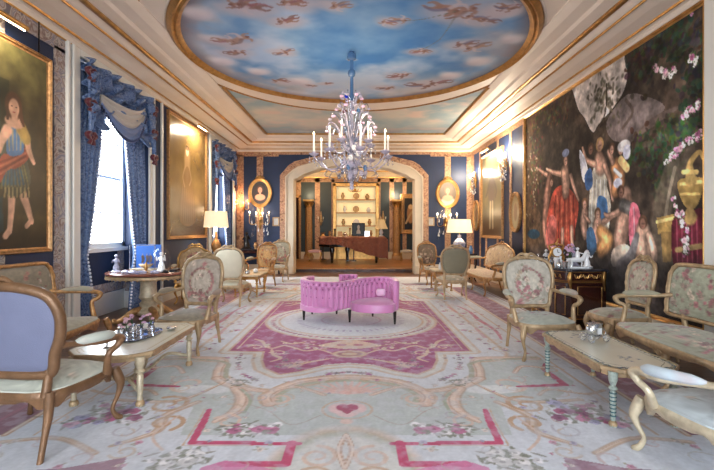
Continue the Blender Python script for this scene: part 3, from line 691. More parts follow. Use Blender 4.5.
# tapestry
TY, TZ = 6.83, 2.05
def w3(px, py): Y = 430*(XR-.03)/(px-355); return (Y-TY, EYE+(229-py)*Y/430-TZ)
def pt_tap(p):
    rng = random.Random(8)
    n = fbm(p.U*1.8+9, p.V*1.8+4, 71, 6); n2 = fbm(p.U*6+9, p.V*6+4, 75, 4)
    p.C[:] = (.17, .135, .11); p.fac((n-.38)*2.4, (.30, .24, .19)); p.fac((n2-.55)*1.5, (.10, .09, .08))
    p.fac(np.clip((p.U-1.35)*2.0, 0, 1)*.8, (.34, .24, .15))
    # pale sky gap and grey rock
    p.poly([w3(570, 64), w3(608, 42), w3(626, 62), w3(624, 88), w3(612, 108), w3(598, 124), w3(592, 132), w3(584, 118), w3(576, 104)], (.62, .58, .55), curve=True)
    p.poly([w3(626, 95), w3(650, 98), w3(664, 108), w3(648, 124), w3(632, 140), w3(612, 140), w3(606, 122)], (.42, .37, .36), .8, True)
    p.stroke([w3(628, 142), w3(652, 122), w3(676, 108)], [.05, .12, .04], (.34, .28, .25)); p.stroke([w3(625, 100), w3(632, 112), w3(622, 128)], .05, (.30, .25, .22))
    for k in range(130):   # tree against the sky
        x, yv = 604+rng.gauss(0, 8), 98+rng.gauss(0, 12)
        if abs(x-604) < 18 and yv > 70: p.ell(*w3(x, yv), rng.uniform(.02, .05), rng.uniform(.015, .035), rng.choice([(.27, .26, .20), (.32, .29, .22), (.22, .20, .16)]), rng.random()*3, soft=.8, a=.7)
    p.stroke([w3(606, 84), w3(605, 110), w3(600, 126)], .03, (.16, .13, .1))
    # foliage masses
    for (cx, cy, sx, sy, col, N) in ((640, 60, 12, 20, (.15, .13, .11), 160), (668, 40, 22, 18, (.14, .155, .115), 260), (695, 80, 12, 40, (.13, .145, .115), 220), (650, 150, 16, 16, (.19, .21, .14), 300), (662, 170, 12, 18, (.16, .19, .125), 260), (535, 150, 6, 40, (.26, .20, .13), 200), (552, 110, 12, 14, (.20, .15, .10), 160), (676, 130, 14, 10, (.20, .23, .15), 200)):
        for k in range(N):
            c = tuple(v*rng.uniform(.6, 1.55) for v in col); p.ell(*w3(cx+rng.gauss(0, sx*.6), cy+rng.gauss(0, sy*.6)), rng.uniform(.02, .07), rng.uniform(.015, .045), c, rng.random()*3, a=.75)
    p.stroke([w3(672, 165), w3(664, 195), w3(660, 225), w3(668, 262)], [.22, .3, .34, .5], (.36, .31, .25), .8)
    p.stroke([w3(674, 168), w3(668, 195), w3(664, 220)], .05, (.52, .46, .38), .7)
    p.stroke([w3(690, 150), w3(680, 172), w3(672, 200)], .12, (.28, .24, .2), .8)
    sk = (.80, .62, .52); sd = (.64, .44, .36)
    sk = (.66, .49, .40); sd = (.50, .34, .27)
    def limb(pts, w, c=sk):
        W = w if isinstance(w, list) else [w, w]; q = [w3(*z) for z in pts]
        p.stroke(q, [v*1.18 for v in W], tuple(v*.45 for v in c), .7); p.stroke(q, W, tuple(v*.8 for v in c), 1, .5); p.stroke([(x+W[0]*.14, y+.01) for x, y in q], [v*.45 for v in W], tuple(min(1, v*1.18) for v in c), .8, .9)
    def head(x, yv, r=.085, c=sk, h=(.30, .20, .14)):
        X, Z = w3(x, yv); p.ell(X, Z+.025, r*1.0, r*1.05, h); p.ell(X, Z, r*.62, r*.82, c, soft=.4); p.ell(X-.01, Z+.005, r*.4, r*.12, tuple(v*.6 for v in c), soft=.8, a=.7); p.ell(X, Z-r*.45, r*.16, r*.07, (.45, .2, .18), a=.7)
    # far-left shepherd group (red)
    limb([(548, 176), (542, 172), (536, 168)], [.1, .07, .05]); limb([(549, 178), (546, 200), (544, 225), (546, 245)], [.2, .26, .2, .1], sd)
    p.poly([w3(552, 194), w3(562, 185), w3(572, 192), w3(578, 205), w3(574, 232), w3(570, 246), w3(560, 248), w3(552, 240), w3(546, 225)], (.60, .22, .15), curve=True)
    for k in range(9): limb([(555+2.2*k, 196), (552+2.8*k, 240)], .03, (.74, .36, .24) if k % 2 else (.42, .13, .10))
    limb([(564, 172), (565, 182), (565, 192)], [.24, .26, .22]); limb([(560, 174), (552, 172), (546, 169)], [.1, .08, .05]); limb([(570, 176), (574, 190), (578, 200)], [.1, .08, .05]); head(565, 161, .1); p.ell(*w3(565, 153), .12, .07, (.42, .46, .58))
    limb([(562, 230), (562, 250)], .1); limb([(571, 228), (572, 250)], .1)
    p.poly([w3(550, 215), w3(556, 222), w3(553, 245), w3(548, 250), w3(545, 235)], (.66, .32, .28), curve=True); head(551, 183, .08)
    # central lady in white
    p.poly([w3(591, 175), w3(598, 164), w3(607, 172), w3(606, 185), w3(610, 205), w3(606, 240), w3(598, 252), w3(590, 245), w3(588, 215)], (.66, .63, .56), curve=True)
    for k in range(8): limb([(592+2*k, 180), (590+2.2*k, 240)], .02, (.60, .57, .52) if k % 2 else (.90, .88, .82))
    limb([(598, 158), (600, 166)], [.2, .26]); head(599, 146, .1, h=(.66, .50, .30)); limb([(594, 164), (586, 160), (582, 148)], [.1, .08, .05]); limb([(604, 166), (609, 180), (612, 200)], [.11, .09, .05])
    p.poly([w3(579, 150), w3(585, 160), w3(588, 178), w3(583, 182), w3(580, 168)], (.74, .74, .78), curve=True); p.poly([w3(584, 176), w3(590, 168), w3(592, 185), w3(586, 190)], (.18, .30, .48), curve=True)
    p.poly([w3(598, 196), w3(606, 200), w3(606, 218), w3(598, 220), w3(596, 208)], (.22, .40, .60), curve=True)
    head(590, 150, .085, sd)
    # soldier with plumed helmet
    limb([(616, 168), (618, 180), (615, 190)], [.26, .24, .2], (.70, .46, .28)); limb([(612, 162), (608, 152)], .09); head(611, 150, .075); head(620, 150, .08); p.ell(*w3(623, 146), .14, .08, (.80, .78, .78)); p.ell(*w3(626, 152), .08, .1, (.70, .70, .76)); p.stroke([w3(620, 160), w3(626, 168)], .12, (.84, .70, .44)); p.ell(*w3(617, 183), .1, .07, (.66, .66, .72)); limb([(614, 170), (620, 176)], .06, (.92, .88, .84))
    # putti
    for x, yv, s in ((584, 212, 1), (597, 222, 1.15)):
        limb([(x, yv), (x-1, yv+12), (x, yv+24)], [.16*s, .2*s, .12*s]); limb([(x, yv+4), (x+5, yv+10)], .07); head(x, yv-7, .085, sk, (.36, .24, .15))
    limb([(600, 232), (606, 240), (600, 250)], [.2, .26, .22], (.74, .50, .28)); limb([(603, 222), (612, 215), (618, 212)], [.1, .08, .06])
    p.poly([w3(586, 232), w3(592, 228), w3(596, 248), w3(588, 256)], (.20, .34, .48), curve=True)
    # bending man and pink drapery
    limb([(625, 195), (624, 216), (620, 236), (618, 256)], [.2, .3, .26, .2]); head(620, 193, .08, sd); limb([(618, 212), (608, 216), (604, 214)], [.1, .08, .05]); limb([(622, 205), (630, 209)], .16, (.42, .40, .38))
    p.poly([w3(630, 204), w3(637, 206), w3(640, 222), w3(637, 240), w3(630, 246), w3(628, 228)], (.74, .34, .40), curve=True); limb([(633, 208), (634, 238)], .03, (.86, .52, .56))
    p.poly([w3(612, 250), w3(624, 244), w3(632, 252), w3(630, 264), w3(612, 266)], (.66, .58, .50), curve=True)
    # seated nude seen from behind
    limb([(642, 232), (642, 246), (643, 262)], [.24, .28, .3], (.72, .56, .46)); head(642, 224, .085, sd); p.stroke([w3(636, 236), w3(630, 256), w3(622, 268)], [.1, .16, .3], (.36, .34, .34)); limb([(648, 236), (653, 252), (652, 266)], [.11, .12, .1], (.74, .58, .48)); p.ell(*w3(646, 266), .14, .1, (.14, .28, .34)); limb([(646, 275), (655, 285), (652, 300)], [.1, .1, .08], (.66, .52, .42))
    # gilt chest, urn, plum cloth, garlands
    p.poly([w3(656, 218), w3(673, 214), w3(674, 232), w3(657, 234)], (.62, .48, .24)); p.poly([w3(660, 232), w3(672, 232), w3(670, 262), w3(662, 262)], (.50, .38, .20)); p.stroke([w3(656, 222), w3(673, 218)], .04, (.84, .72, .42))
    p.poly([w3(671, 222), w3(690, 212), w3(703, 214), w3(703, 285), w3(676, 280)], (.34, .09, .14), curve=True)
    for k in range(5): limb([(676+5*k, 220), (677+5*k, 276)], .03, (.46, .16, .22))
    for r_, y0, y1 in ((.13, 182, 206),): p.poly([w3(678, 180), w3(701, 178), w3(700, 196), w3(694, 208), w3(686, 208), w3(679, 196)], (.56, .44, .22), curve=True)
    p.stroke([w3(680, 184), w3(700, 182)], .04, (.80, .68, .38)); p.stroke([w3(680, 194), w3(698, 194)], .03, (.78, .64, .34)); p.stroke([w3(690, 180), w3(689, 164), w3(698, 152), w3(702, 158)], [.16, .08, .05, .04], (.60, .48, .26)); p.stroke([w3(689, 208), w3(689, 216)], [.08, .2], (.56, .44, .24)); p.stroke([w3(682, 172), w3(696, 172)], .05, (.70, .58, .32))
    p.stroke([w3(676, 250), w3(700, 246)], .06, (.5, .4, .24))
    def garland(pts, N=26, s=1):
        for q in range(N):
            t = rng.random()*(len(pts)-1); k = min(int(t), len(pts)-2); t -= k
            x = pts[k][0]+(pts[k+1][0]-pts[k][0])*t+rng.gauss(0, 1.2); yv = pts[k][1]+(pts[k+1][1]-pts[k][1])*t+rng.gauss(0, 2)
            p.flower(*w3(x, yv), rng.uniform(.02, .042)*s, rng.choice([(.84, .80, .78), (.70, .45, .58), (.80, .62, .66), (.52, .25, .38), (.86, .84, .80)]), rng, (.22, .28, .16))
    garland([(664, 164), (676, 150), (690, 140), (700, 134)], 34); garland([(682, 118), (690, 110), (700, 104)], 18); garland([(652, 66), (664, 74), (672, 72), (680, 64)], 26, 1.0); garland([(690, 58), (694, 66)], 8)
    garland([(672, 200), (680, 216), (686, 232), (685, 252)], 30, .9); garland([(686, 2), (690, 10)], 2)
    for k in range(60): p.ell(*w3(530+rng.gauss(0, 5), 180+rng.gauss(0, 22)), .03, .02, rng.choice([(.55, .48, .36), (.42, .38, .26), (.62, .56, .46)]), rng.random(), a=.7)
    p.ell(*w3(533, 234), .3, .1, (.10, .20, .26))
    p.fac(np.clip((-p.V-.91)*3, 0, .75), (.20, .18, .18))
    n5 = fbm(p.U*9+3, p.V*9+2, 77, 5); n6 = fbm(p.U*28+3, p.V*22+2, 79, 3); n7 = fbm(p.U*3+8, p.V*4+2, 78, 4)
    p.C *= (.80*(.55+.8*n5)*(.85+.3*n6)*(.6+.8*n7)*1.8)[:, None]
    g = p.C.mean(1, keepdims=True); p.C = (g+(p.C-g)*.80)*.97
TP = (3.68, .16)
picture('tapestry', 'huge dark painted panel of figures in a grove on the right wall', 'R', TY, TZ, 2.34, 1.70, pt_tap, .045, .05, cat='tapestry', res=.0105, cm=M_tap, fm=M_gold)
# small pictures
def pt_small(p): p.C[:] = (.10, .07, .06); p.ell(0, 0, .16, .42, (.62, .45, .30)); p.ell(0, .3, .1, .1, (.80, .66, .48)); p.stroke([(-.2, -.4), (0, 0), (.2, .2)], .08, (.70, .58, .42))
picture('framed_picture', 'gilt framed picture of pale figures beside the right column in the far room', 'F', fx(410.5), 2.05, .27, .68, pt_small, .18, .08, fm=M_goldmat)
for px, lab in ((276, 'small pale framed panel left of the arch by the oval portrait'), (431, 'small pale framed panel right of the arch by the chairs')):
    picture('framed_miniature', lab, 'B', (px-355)*YB/430, 1.63, .075, .11, lambda p: p.fac(fbm(p.U*30, p.V*30, 5), (.62, .60, .56)), .03, .03, fm=M_gilt)
# ---------------------------------------------------------------- carpet
RCX = -.06
def r(px, py): Y = 602/(py-229); return (abs((px-355)*Y/430-RCX), Y)
def c7(x, y): return r(200+x/2.38, 280+y/2.38)
def c1(x, y): return r(200+x/2.38, 310+y/2.38)
def c4(x, y): return r(400+x/3.57, 360+y/3.57)
def pt_rug(p):
    U0, V0 = p.U.copy(), p.V.copy(); rng = random.Random(3)
    p.U = np.abs(p.U-RCX); p.V = RC-np.abs(p.V-RC)
    grey = (.71, .73, .72); cream = (.80, .785, .77); mag = (.60, .25, .42); tan = (.76, .64, .54); peach = (.82, .70, .63); plum = (.53, .35, .42); crim = (.74, .22, .38); pale = (.80, .805, .83)
    p.C[:] = pale
    o_st = p.stroke
    def rich(pts, w, col, a=1, soft=.3, curve=True):
        W = w if isinstance(w, (list, tuple)) else [w, w]
        if col in (peach, tan, (.72, .56, .42)) and max(W) >= .03 and curve:
            o_st(pts, [v*1.3 for v in W], (.66, .50, .40), a*.75, soft, curve); o_st(pts, W, col, a, soft, curve); o_st([(x+.006, y+.006) for x, y in pts], [v*.4 for v in W], (.88, .80, .74), a*.8, .6, curve); o_st([(x-W[0]*.25, y) for x, y in pts], [v*.14 for v in W], (.66, .50, .42), a*.6, .6, curve)
        else: o_st(pts, w, col, a, soft, curve)
    p.stroke = rich
    # pale grey-green compartment
    p.poly([(0, 2.9), (1.12, 2.9), (1.2, 3.35), (1.75, 3.55), (2.05, 3.9), (2.05, 4.7), (1.55, 4.75), (0, 6.6)], grey)
    # side edges
    p.poly([(2.32, 2.9), (2.72, 2.9), (2.72, 6.7), (2.32, 6.7)], plum); p.poly([(1.33, 2.62), (1.62, 2.50), (2.2, 2.42), (2.2, 2.2), (1.2, 2.2)], plum, .8); p.stroke([(2.52, 2.9), (2.52, 6.6)], .03, (.60, .36, .44), .8)
    for u, w, c in ((2.30, .04, tan), (2.74, .04, tan), (2.1, .02, tan), (2.86, .1, (.72, .70, .69)), (2.96, .04, (.56, .42, .38))): p.stroke([(u, 2.9), (u, 6.7)], w, c, .9)
    # magenta field layered outlines
    out = [(0, 6.7), (1.38, 6.7), (1.38, 4.88), (.96, 4.86), (.93, 4.55), (.84, 4.28), (.66, 4.10), (.48, 4.2), (.25, 4.40), (0, 4.46)]
    lower = [(1.38, 6.7), (1.38, 4.88), (.97, 4.86), (.93, 4.55), (.84, 4.28), (.66, 4.10), (.48, 4.18), (.25, 4.36), (0, 4.42)]
    p.stroke(lower, .80, tan, .9, .08, False); p.stroke(lower, .72, pale, 1, .08, False); p.stroke(lower, .22, tan, .8, .1, False); p.stroke(lower, .15, cream, 1, .1, False)
    p.poly(out, mag); p.stroke(lower, .03, tan, .9, curve=False)
    p.poly([(.0, 4.5), (.25, 4.44), (.5, 4.3), (.66, 4.2), (.80, 4.36), (.88, 4.6), (.9, 4.9), (0, 5.1)], (.58, .22, .44), .6, True)
    # flowers in the pale band
    for k in range(34):
        t = k/34*(len(lower)-1); i = min(int(t), len(lower)-2); t -= i
        a, c = lower[i], lower[i+1]; dx, dy = c[0]-a[0], c[1]-a[1]; l = math.hypot(dx, dy)+1e-6
        x = a[0]+dx*t-dy/l*.24*(1 if 1 else 0); y = a[1]+dy*t+dx/l*.24
        x2 = a[0]+dx*t+dy/l*.24; y2 = a[1]+dy*t-dx/l*.24
        X, Y_ = (x, y) if (x > a[0] and y < a[1]+.4) and dx <= 0 and not (dx == 0 and x < a[0]) else (x2, y2)
        for q in ((x, y), (x2, y2)):
            if not (q[0] < 1.36 and q[1] > 4.9) : p.flower(q[0], q[1], rng.uniform(.018, .035), rng.choice([(.62, .34, .54), (.70, .50, .58), (.50, .44, .50)]), rng, (.60, .55, .48))
    # medallion
    p.ell(0, 6.6, 1.30, 1.26, tan, soft=.02); p.ell(0, 6.6, 1.26, 1.22, cream, soft=.02); p.ell(0, 6.6, 1.10, 1.06, tan, soft=.02); p.ell(0, 6.6, 1.07, 1.03, (.79, .80, .81), soft=.02)
    for k in range(22):
        a = -PI/2+PI/2*k/21; p.flower(1.18*math.cos(a), 6.6+1.14*math.sin(a), .035, rng.choice([(.74, .52, .56), (.60, .34, .46)]), rng, (.62, .56, .48))
    for k in range(14): a = -PI/2+PI/2*k/13; p.ell(.78*math.cos(a), 6.6+.75*math.sin(a), .05, .02, (.60, .55, .66), a, a=.7)
    p.ring(0, 6.6, .45, .43, .03, (.72, .60, .66), .6)
    # scrolls in magenta
    p.ell(0, 4.78, .20, .14, tan); p.ell(0, 4.78, .14, .09, (.60, .40, .42)); p.ell(0, 4.78, .09, .055, tan)
    p.poly([(0, 5.35), (.2, 5.28), (.36, 5.12), (.2, 5.02), (0, 5.0)], (.80, .68, .60), curve=True); p.ell(.1, 5.15, .06, .05, (.68, .40, .46))
    for a in ([(.2, 4.8), (.35, 4.95), (.5, 4.9), (.62, 5.0)], [(.62, 5.0), (.78, 5.12), (.9, 5.0), (1.0, 5.1)], [(1.0, 5.08), (1.08, 5.3), (1.2, 5.42)], [(.9, 4.95), (.84, 4.75), (.74, 4.62), (.82, 4.5)], [(.22, 4.6), (.36, 4.52), (.5, 4.42), (.6, 4.3)], [(.55, 5.3), (.7, 5.2), (.85, 5.32)]):
        p.stroke(a, [.03, .05, .03], (.80, .67, .58), .95)
    p.scroll(.80, 4.82, .10, 0, 1.1, .03, (.82, .70, .6)); p.scroll(.62, 4.40, .07, 2, 1.1, .025, (.8, .66, .6)); p.scroll(1.1, 5.05, .08, 1, 1, .03, (.82, .70, .6))
    for k in range(16): p.flower(rng.uniform(.3, 1.2), rng.uniform(4.98, 5.4), rng.uniform(.025, .05), rng.choice([(.84, .76, .68), (.78, .60, .62)]), rng, (.66, .56, .42))
    for k in range(7): p.flower(rng.uniform(.25, .75), rng.uniform(4.35, 4.7), rng.uniform(.02, .035), (.80, .62, .64), rng, (.7, .55, .45))
    p.stroke([(1.30, 4.98), (1.30, 6.6)], .015, tan)
    # ears either side of the lobe
    for o, c, w in ((0, peach, .09), (.07, (.62, .62, .54), .05)):
        p.stroke([(2.0, 4.62+o*.2), (1.45, 4.62-o), (1.32-o, 4.5-o), (1.28-o, 4.25), (1.22-o, 4.02)], w, c, .85)
    p.stroke([(1.22, 4.0), (1.0, 3.78), (.7, 3.68)], [.09, .06], peach, .8)
    p.scroll(1.42, 3.85, .20, 3.6, 1.2, .05, peach); p.ell(1.25, 3.72, .24, .10, (.84, .84, .84), .1)
    # peach arch and acanthus
    for o, c, w in ((0, peach, .10), (-.09, (.64, .64, .55), .05), (.07, tan, .02)):
        p.stroke([(.62+o, 3.42), (.66+o, 3.6), (.5+o*.7, 3.86+o*.5), (.28, 3.98+o), (0, 4.03+o)], w, c, .85)
    for k in range(6): a = .1+k*.24; p.stroke([(0, 3.62), (.12*math.sin(a)*1.6, 3.62+.16*math.cos(a)), (.24*math.sin(a)*1.4, 3.62+.30*math.cos(a))], [.03, .045, .02], (.84, .66, .62), .8)
    p.scroll(.56, 3.52, .12, 0, 1.2, .04, peach, -1)
    p.stroke([(.2, 3.6), (.45, 3.78), (.62, 3.7)], .04, peach, .8)
    # heart
    p.ell(.055, 3.33, .095, .10, (.86, .72, .72)); p.ell(0, 3.27, .09, .10, (.86, .72, .72)); p.ell(.036, 3.345, .05, .06, (.66, .26, .38)); p.poly([(0, 3.22), (.085, 3.335), (0, 3.36)], (.66, .26, .38)); p.ring(0, 3.31, .19, .17, .02, tan, .8)
    p.ell(0, 3.1, .05, .04, (.84, .72, .68))
    p.stroke([(.2, 3.2), (.4, 3.05), (.62, 3.3), (.95, 3.5)], .012, (.66, .60, .56), .7)
    # lower cartouche
    p.ell(0, 2.45, .46, .56, peach); p.ell(0, 2.45, .41, .50, (.60, .62, .55)); p.ell(0, 2.45, .37, .46, cream)
    p.scroll(.17, 2.62, .13, PI/2, 1.5, .035, peach); p.scroll(.16, 2.4, .12, 0, 1.4, .03, tan); p.stroke([(0, 2.9), (.04, 2.7), (0, 2.5)], .03, peach)
    # crimson angular bands
    p.stroke([(1.06, 3.30), (1.03, 3.1), (1.0, 2.79), (.60, 2.79)], [.04, .055, .05, .05], crim, .95, .15, False)
    p.stroke([(1.10, 3.32), (1.07, 3.1), (1.045, 2.755), (.60, 2.755)], .012, tan, .9, .2, False)
    p.stroke([(2.02, 4.42), (1.93, 4.25), (1.93, 3.83), (1.50, 3.79)], [.05, .06, .07, .045], (.68, .20, .34), .95, .15, False)
    p.stroke([(1.95, 6.6), (1.98, 5.9), (1.9, 5.4)], [.08, .05, .03], (.74, .36, .46), .8); p.stroke([(1.75, 6.0), (1.72, 5.5)], .05, (.78, .5, .55), .7)
    p.stroke([(.35, 2.79), (.35, 2.54), (.72, 2.54)], .065, crim, .95, .15, False); p.stroke([(.30, 2.78), (.6, 2.78)], .04, crim)
    p.poly([(.47, 2.62), (1.0, 2.62), (1.0, 2.74), (.47, 2.74)], pale); p.poly([(.72, 2.58), (.84, 2.5), (.84, 2.2), (.4, 2.2), (.4, 2.48)], (.80, .45, .62), .8)
    # side scrolls
    p.stroke([(.98, 3.75), (.86, 3.55), (.84, 3.3), (.95, 3.1)], [.08, .12, .1, .04], peach, .85); p.stroke([(.92, 3.72), (.79, 3.5), (.78, 3.25)], .03, (.60, .64, .56), .8); p.scroll(.86, 3.1, .12, .5, 1.1, .03, peach)
    p.stroke([(1.12, 3.9), (1.3, 3.55), (1.5, 3.45), (1.9, 3.5)], [.02, .05, .04], tan, .9)
    p.stroke([(1.2, 3.45), (1.35, 3.2), (1.3, 2.95), (1.5, 2.75)], [.05, .07, .03], tan, .8); p.scroll(1.42, 3.4, .17, 1, 1.5, .045, (.72, .56, .42)); p.scroll(1.30, 3.08, .14, 4, 1.2, .04, (.72, .56, .42), -1)
    p.stroke([(1.6, 3.6), (1.75, 3.72), (2.0, 3.62), (2.2, 3.7)], .03, tan, .8); p.stroke([(1.15, 2.7), (1.3, 2.9), (1.25, 3.2)], .02, peach, .9); p.stroke([(1.55, 2.66), (1.9, 2.85), (2.25, 2.8)], .04, tan, .7)
    p.scroll(2.0, 4.25, .12, 0, 1.3, .03, tan); p.stroke([(1.6, 4.15), (1.75, 4.35), (1.95, 4.3)], .04, peach)
    for a in ((1.75, 4.95), (1.8, 5.3), (1.7, 5.8), (1.82, 6.3)): p.scroll(a[0], a[1], .12, 1, 1.3, .025, tan)
    for k in range(24): p.flower(rng.uniform(1.55, 2.2), rng.uniform(4.8, 6.6), rng.uniform(.02, .045), rng.choice([(.70, .42, .54), (.62, .52, .60), (.80, .68, .64)]), rng, (.60, .56, .46))
    for k in range(70):
        x, y = rng.uniform(.1, 2.2), rng.uniform(2.5, 4.9)
        if (x < 1.45 and y > 4.0) or (x < .5 and y < 3.5): continue
        c = rng.choice([tan, peach, (.70, .66, .60), (.74, .60, .58), (.66, .62, .66)]); p.scroll(x, y, rng.uniform(.05, .13), rng.random()*6, rng.uniform(.5, 1.2), rng.uniform(.012, .024), c, rng.choice((-1, 1)), .55)
    for k in range(60):
        x, y = rng.uniform(.1, 2.25), rng.uniform(2.5, 4.9)
        if (x < 1.45 and y > 4.0) or (x < .5 and y < 3.5): continue
        p.flower(x, y, rng.uniform(.012, .03), rng.choice([(.74, .52, .60), (.66, .62, .72), (.82, .74, .70)]), rng, (.62, .60, .52))
    # bouquets
    for cx, cy, sx, sy, N, cols in ((1.78, 3.22, .22, .16, 26, [(.72, .34, .50), (.78, .56, .66), (.62, .60, .74), (.86, .84, .86), (.56, .30, .44)]), (.70, 2.98, .17, .06, 26, [(.88, .86, .87), (.84, .82, .84), (.72, .40, .54), (.90, .88, .88)]), (.98, 2.60, .13, .06, 14, [(.88, .86, .87), (.84, .82, .82)]), (1.0, 3.9, .1, .06, 8, [(.84, .78, .76)])):
        for k in range(N):
            p.ell(cx+rng.gauss(0, sx*.8), cy+rng.gauss(0, sy*.8), .05, .012, (.44, .42, .36), rng.random()*3, a=.6)
        for k in range(N): p.flower(cx+rng.gauss(0, sx*.6), cy+rng.gauss(0, sy*.6), rng.uniform(.03, .06), rng.choice(cols), rng, (.46, .46, .40))
    # wear and fading in true positions
    n = fbm(U0*3, V0*3, 91, 5); n2 = fbm(U0*30, V0*9, 95, 3)
    n3 = fbm(U0*14, V0*14, 97, 4); p.fac(np.clip((n3-.48)*2.2, 0, .38), (.77, .77, .80)); n4 = fbm(U0*60, V0*60, 99, 2)
    p.C *= (1-.14*np.clip(n-.4, 0, 1)-.08*(n2-.5)-.10*(n4-.5))[:, None]
    p.fac(np.clip((n-.45)*.5, 0, .14), (.82, .82, .84))
ys = [.9]
while ys[-1] < 12.45: ys.append(ys[-1]+max(.006, min(.03, .0021*ys[-1]**1.35)))
o = sheet('carpet', lambda U, V: (U, V, full(.012, U)), np.linspace(-3.05, 2.95, 660), np.array(ys), M_rug, pt_rug)
tag(o, 'vast floral carpet in cream, magenta and crimson covering the floor', 'carpet')

# ---------------------------------------------------------------- seat furniture
def fab_floral(seed, base, rose, N=26, medal=False, ah=.25, bh=.3, b0=0, leaf=(.46, .46, .38)):
    def f(p):
        rng = random.Random(seed); n = fbm(p.U*9+4, p.V*9+seed, seed, 4)
        p.C[:] = base; p.fac((n-.45)*.7, tuple(c*.82 for c in base))
        if medal:
            p.ell(0, b0, ah*.62, bh*.62, tuple(min(1, c*1.08) for c in base), soft=.05); p.ring(0, b0, ah*.62, bh*.62, .018, (.70, .58, .48))
            for k in range(22):
                a = 2*PI*k/22; p.flower(ah*.64*math.cos(a), b0+bh*.64*math.sin(a), rng.uniform(.014, .026), rng.choice([rose, tuple(c*.8 for c in rose), (.70, .60, .5)]), rng, leaf)
            for k in range(9): p.flower(rng.gauss(0, ah*.28), b0-bh*.55+rng.gauss(0, bh*.16), rng.uniform(.02, .04), rng.choice([rose, tuple(c*.75 for c in rose), (.86, .74, .66)]), rng, leaf)
        for k in range(N):
            p.flower(rng.uniform(-1, 1)*ah, b0+rng.uniform(-1, 1)*bh, rng.uniform(.014, .036), rng.choice([rose, tuple(c*.78 for c in rose), (.84, .74, .66), (.62, .50, .46)]), rng, leaf)
        n9 = fbm(p.U*40+3, p.V*40+7, seed+5, 3); p.C = p.C*.76+np.array(base)*.24; p.C *= (.86+.28*n9)[:, None]
    return f
def pad(name, outline, place, thick, dome, m, painter, parent, rings=24, power=2.4):
    """upholstered pad: outline [(a,b)] about centroid, place(a,b,h)->xyz"""
    n = len(outline); ca = sum(p[0] for p in outline)/n; cb = sum(p[1] for p in outline)/n
    A = []; Bc = []; v = []; f = []
    lv = [(1.0, -thick)]+[(1.0, 0.0)]+[(.985, dome*.18)]+[(1-(i/rings), None) for i in range(1, rings)]
    for t, h in lv:
        hh = h if h is not None else dome*(1-t**power)
        hh = max(hh, dome*.18) if h is None else hh
        for a, b_ in outline:
            x, y = ca+(a-ca)*t, cb+(b_-cb)*t; A.append(x); Bc.append(y); v.append(place(x, y, hh))
    m_ = len(lv); A.append(ca); Bc.append(cb); v.append(place(ca, cb, dome))
    for i in range(m_-1):
        for k in range(n): f.append((i*n+k, i*n+(k+1) % n, (i+1)*n+(k+1) % n, (i+1)*n+k))
    for k in range(n): f.append(((m_-1)*n+k, (m_-1)*n+(k+1) % n, m_*n))
    f.append(tuple(range(n-1, -1, -1)))
    mb = MB().add(v, f); o = mb.build(name, m, parent)
    if painter: p = P(A, Bc, (.8, .8, .8)); painter(p); p.apply(o.data)
    return o
def half(pts, n=6):
    """right half outline from bottom centre to top centre, mirrored into a closed loop"""
    c = [(p[0], p[1]) for p in catmull([(x, y, 0) for x, y in pts], n)]
    return c+[(-x, y) for x, y in reversed(c[1:-1])]
BACKS = {
 'medallion': lambda w, h: half([(0, 0), (w*.33, .0), (w*.40, .03), (w*.43, .14*h/.6), (w*.49, h*.45), (w*.50, h*.70), (w*.42, h*.90), (w*.22, h*.985), (0, h)]),
 'round': lambda w, h: half([(0, 0), (w*.30, .0), (w*.38, .04), (w*.44, .2*h), (w*.49, h*.5), (w*.47, h*.78), (w*.33, h*.95), (0, h)]),
 'canape': lambda w, h: half([(0, 0), (w*.30, 0), (w*.47, .0), (w*.495, .05), (w*.5, h*.4), (w*.497, h*.75), (w*.47, h*.93), (w*.42, h*.985), (w*.2, h*.99), (0, h)]),
 'camel': lambda w, h: half([(0, 0), (w*.44, 0), (w*.49, .05), (w*.5, h*.35), (w*.48, h*.62), (w*.40, h*.80), (w*.28, h*.86), (w*.14, h*.97), (0, h)]),
}
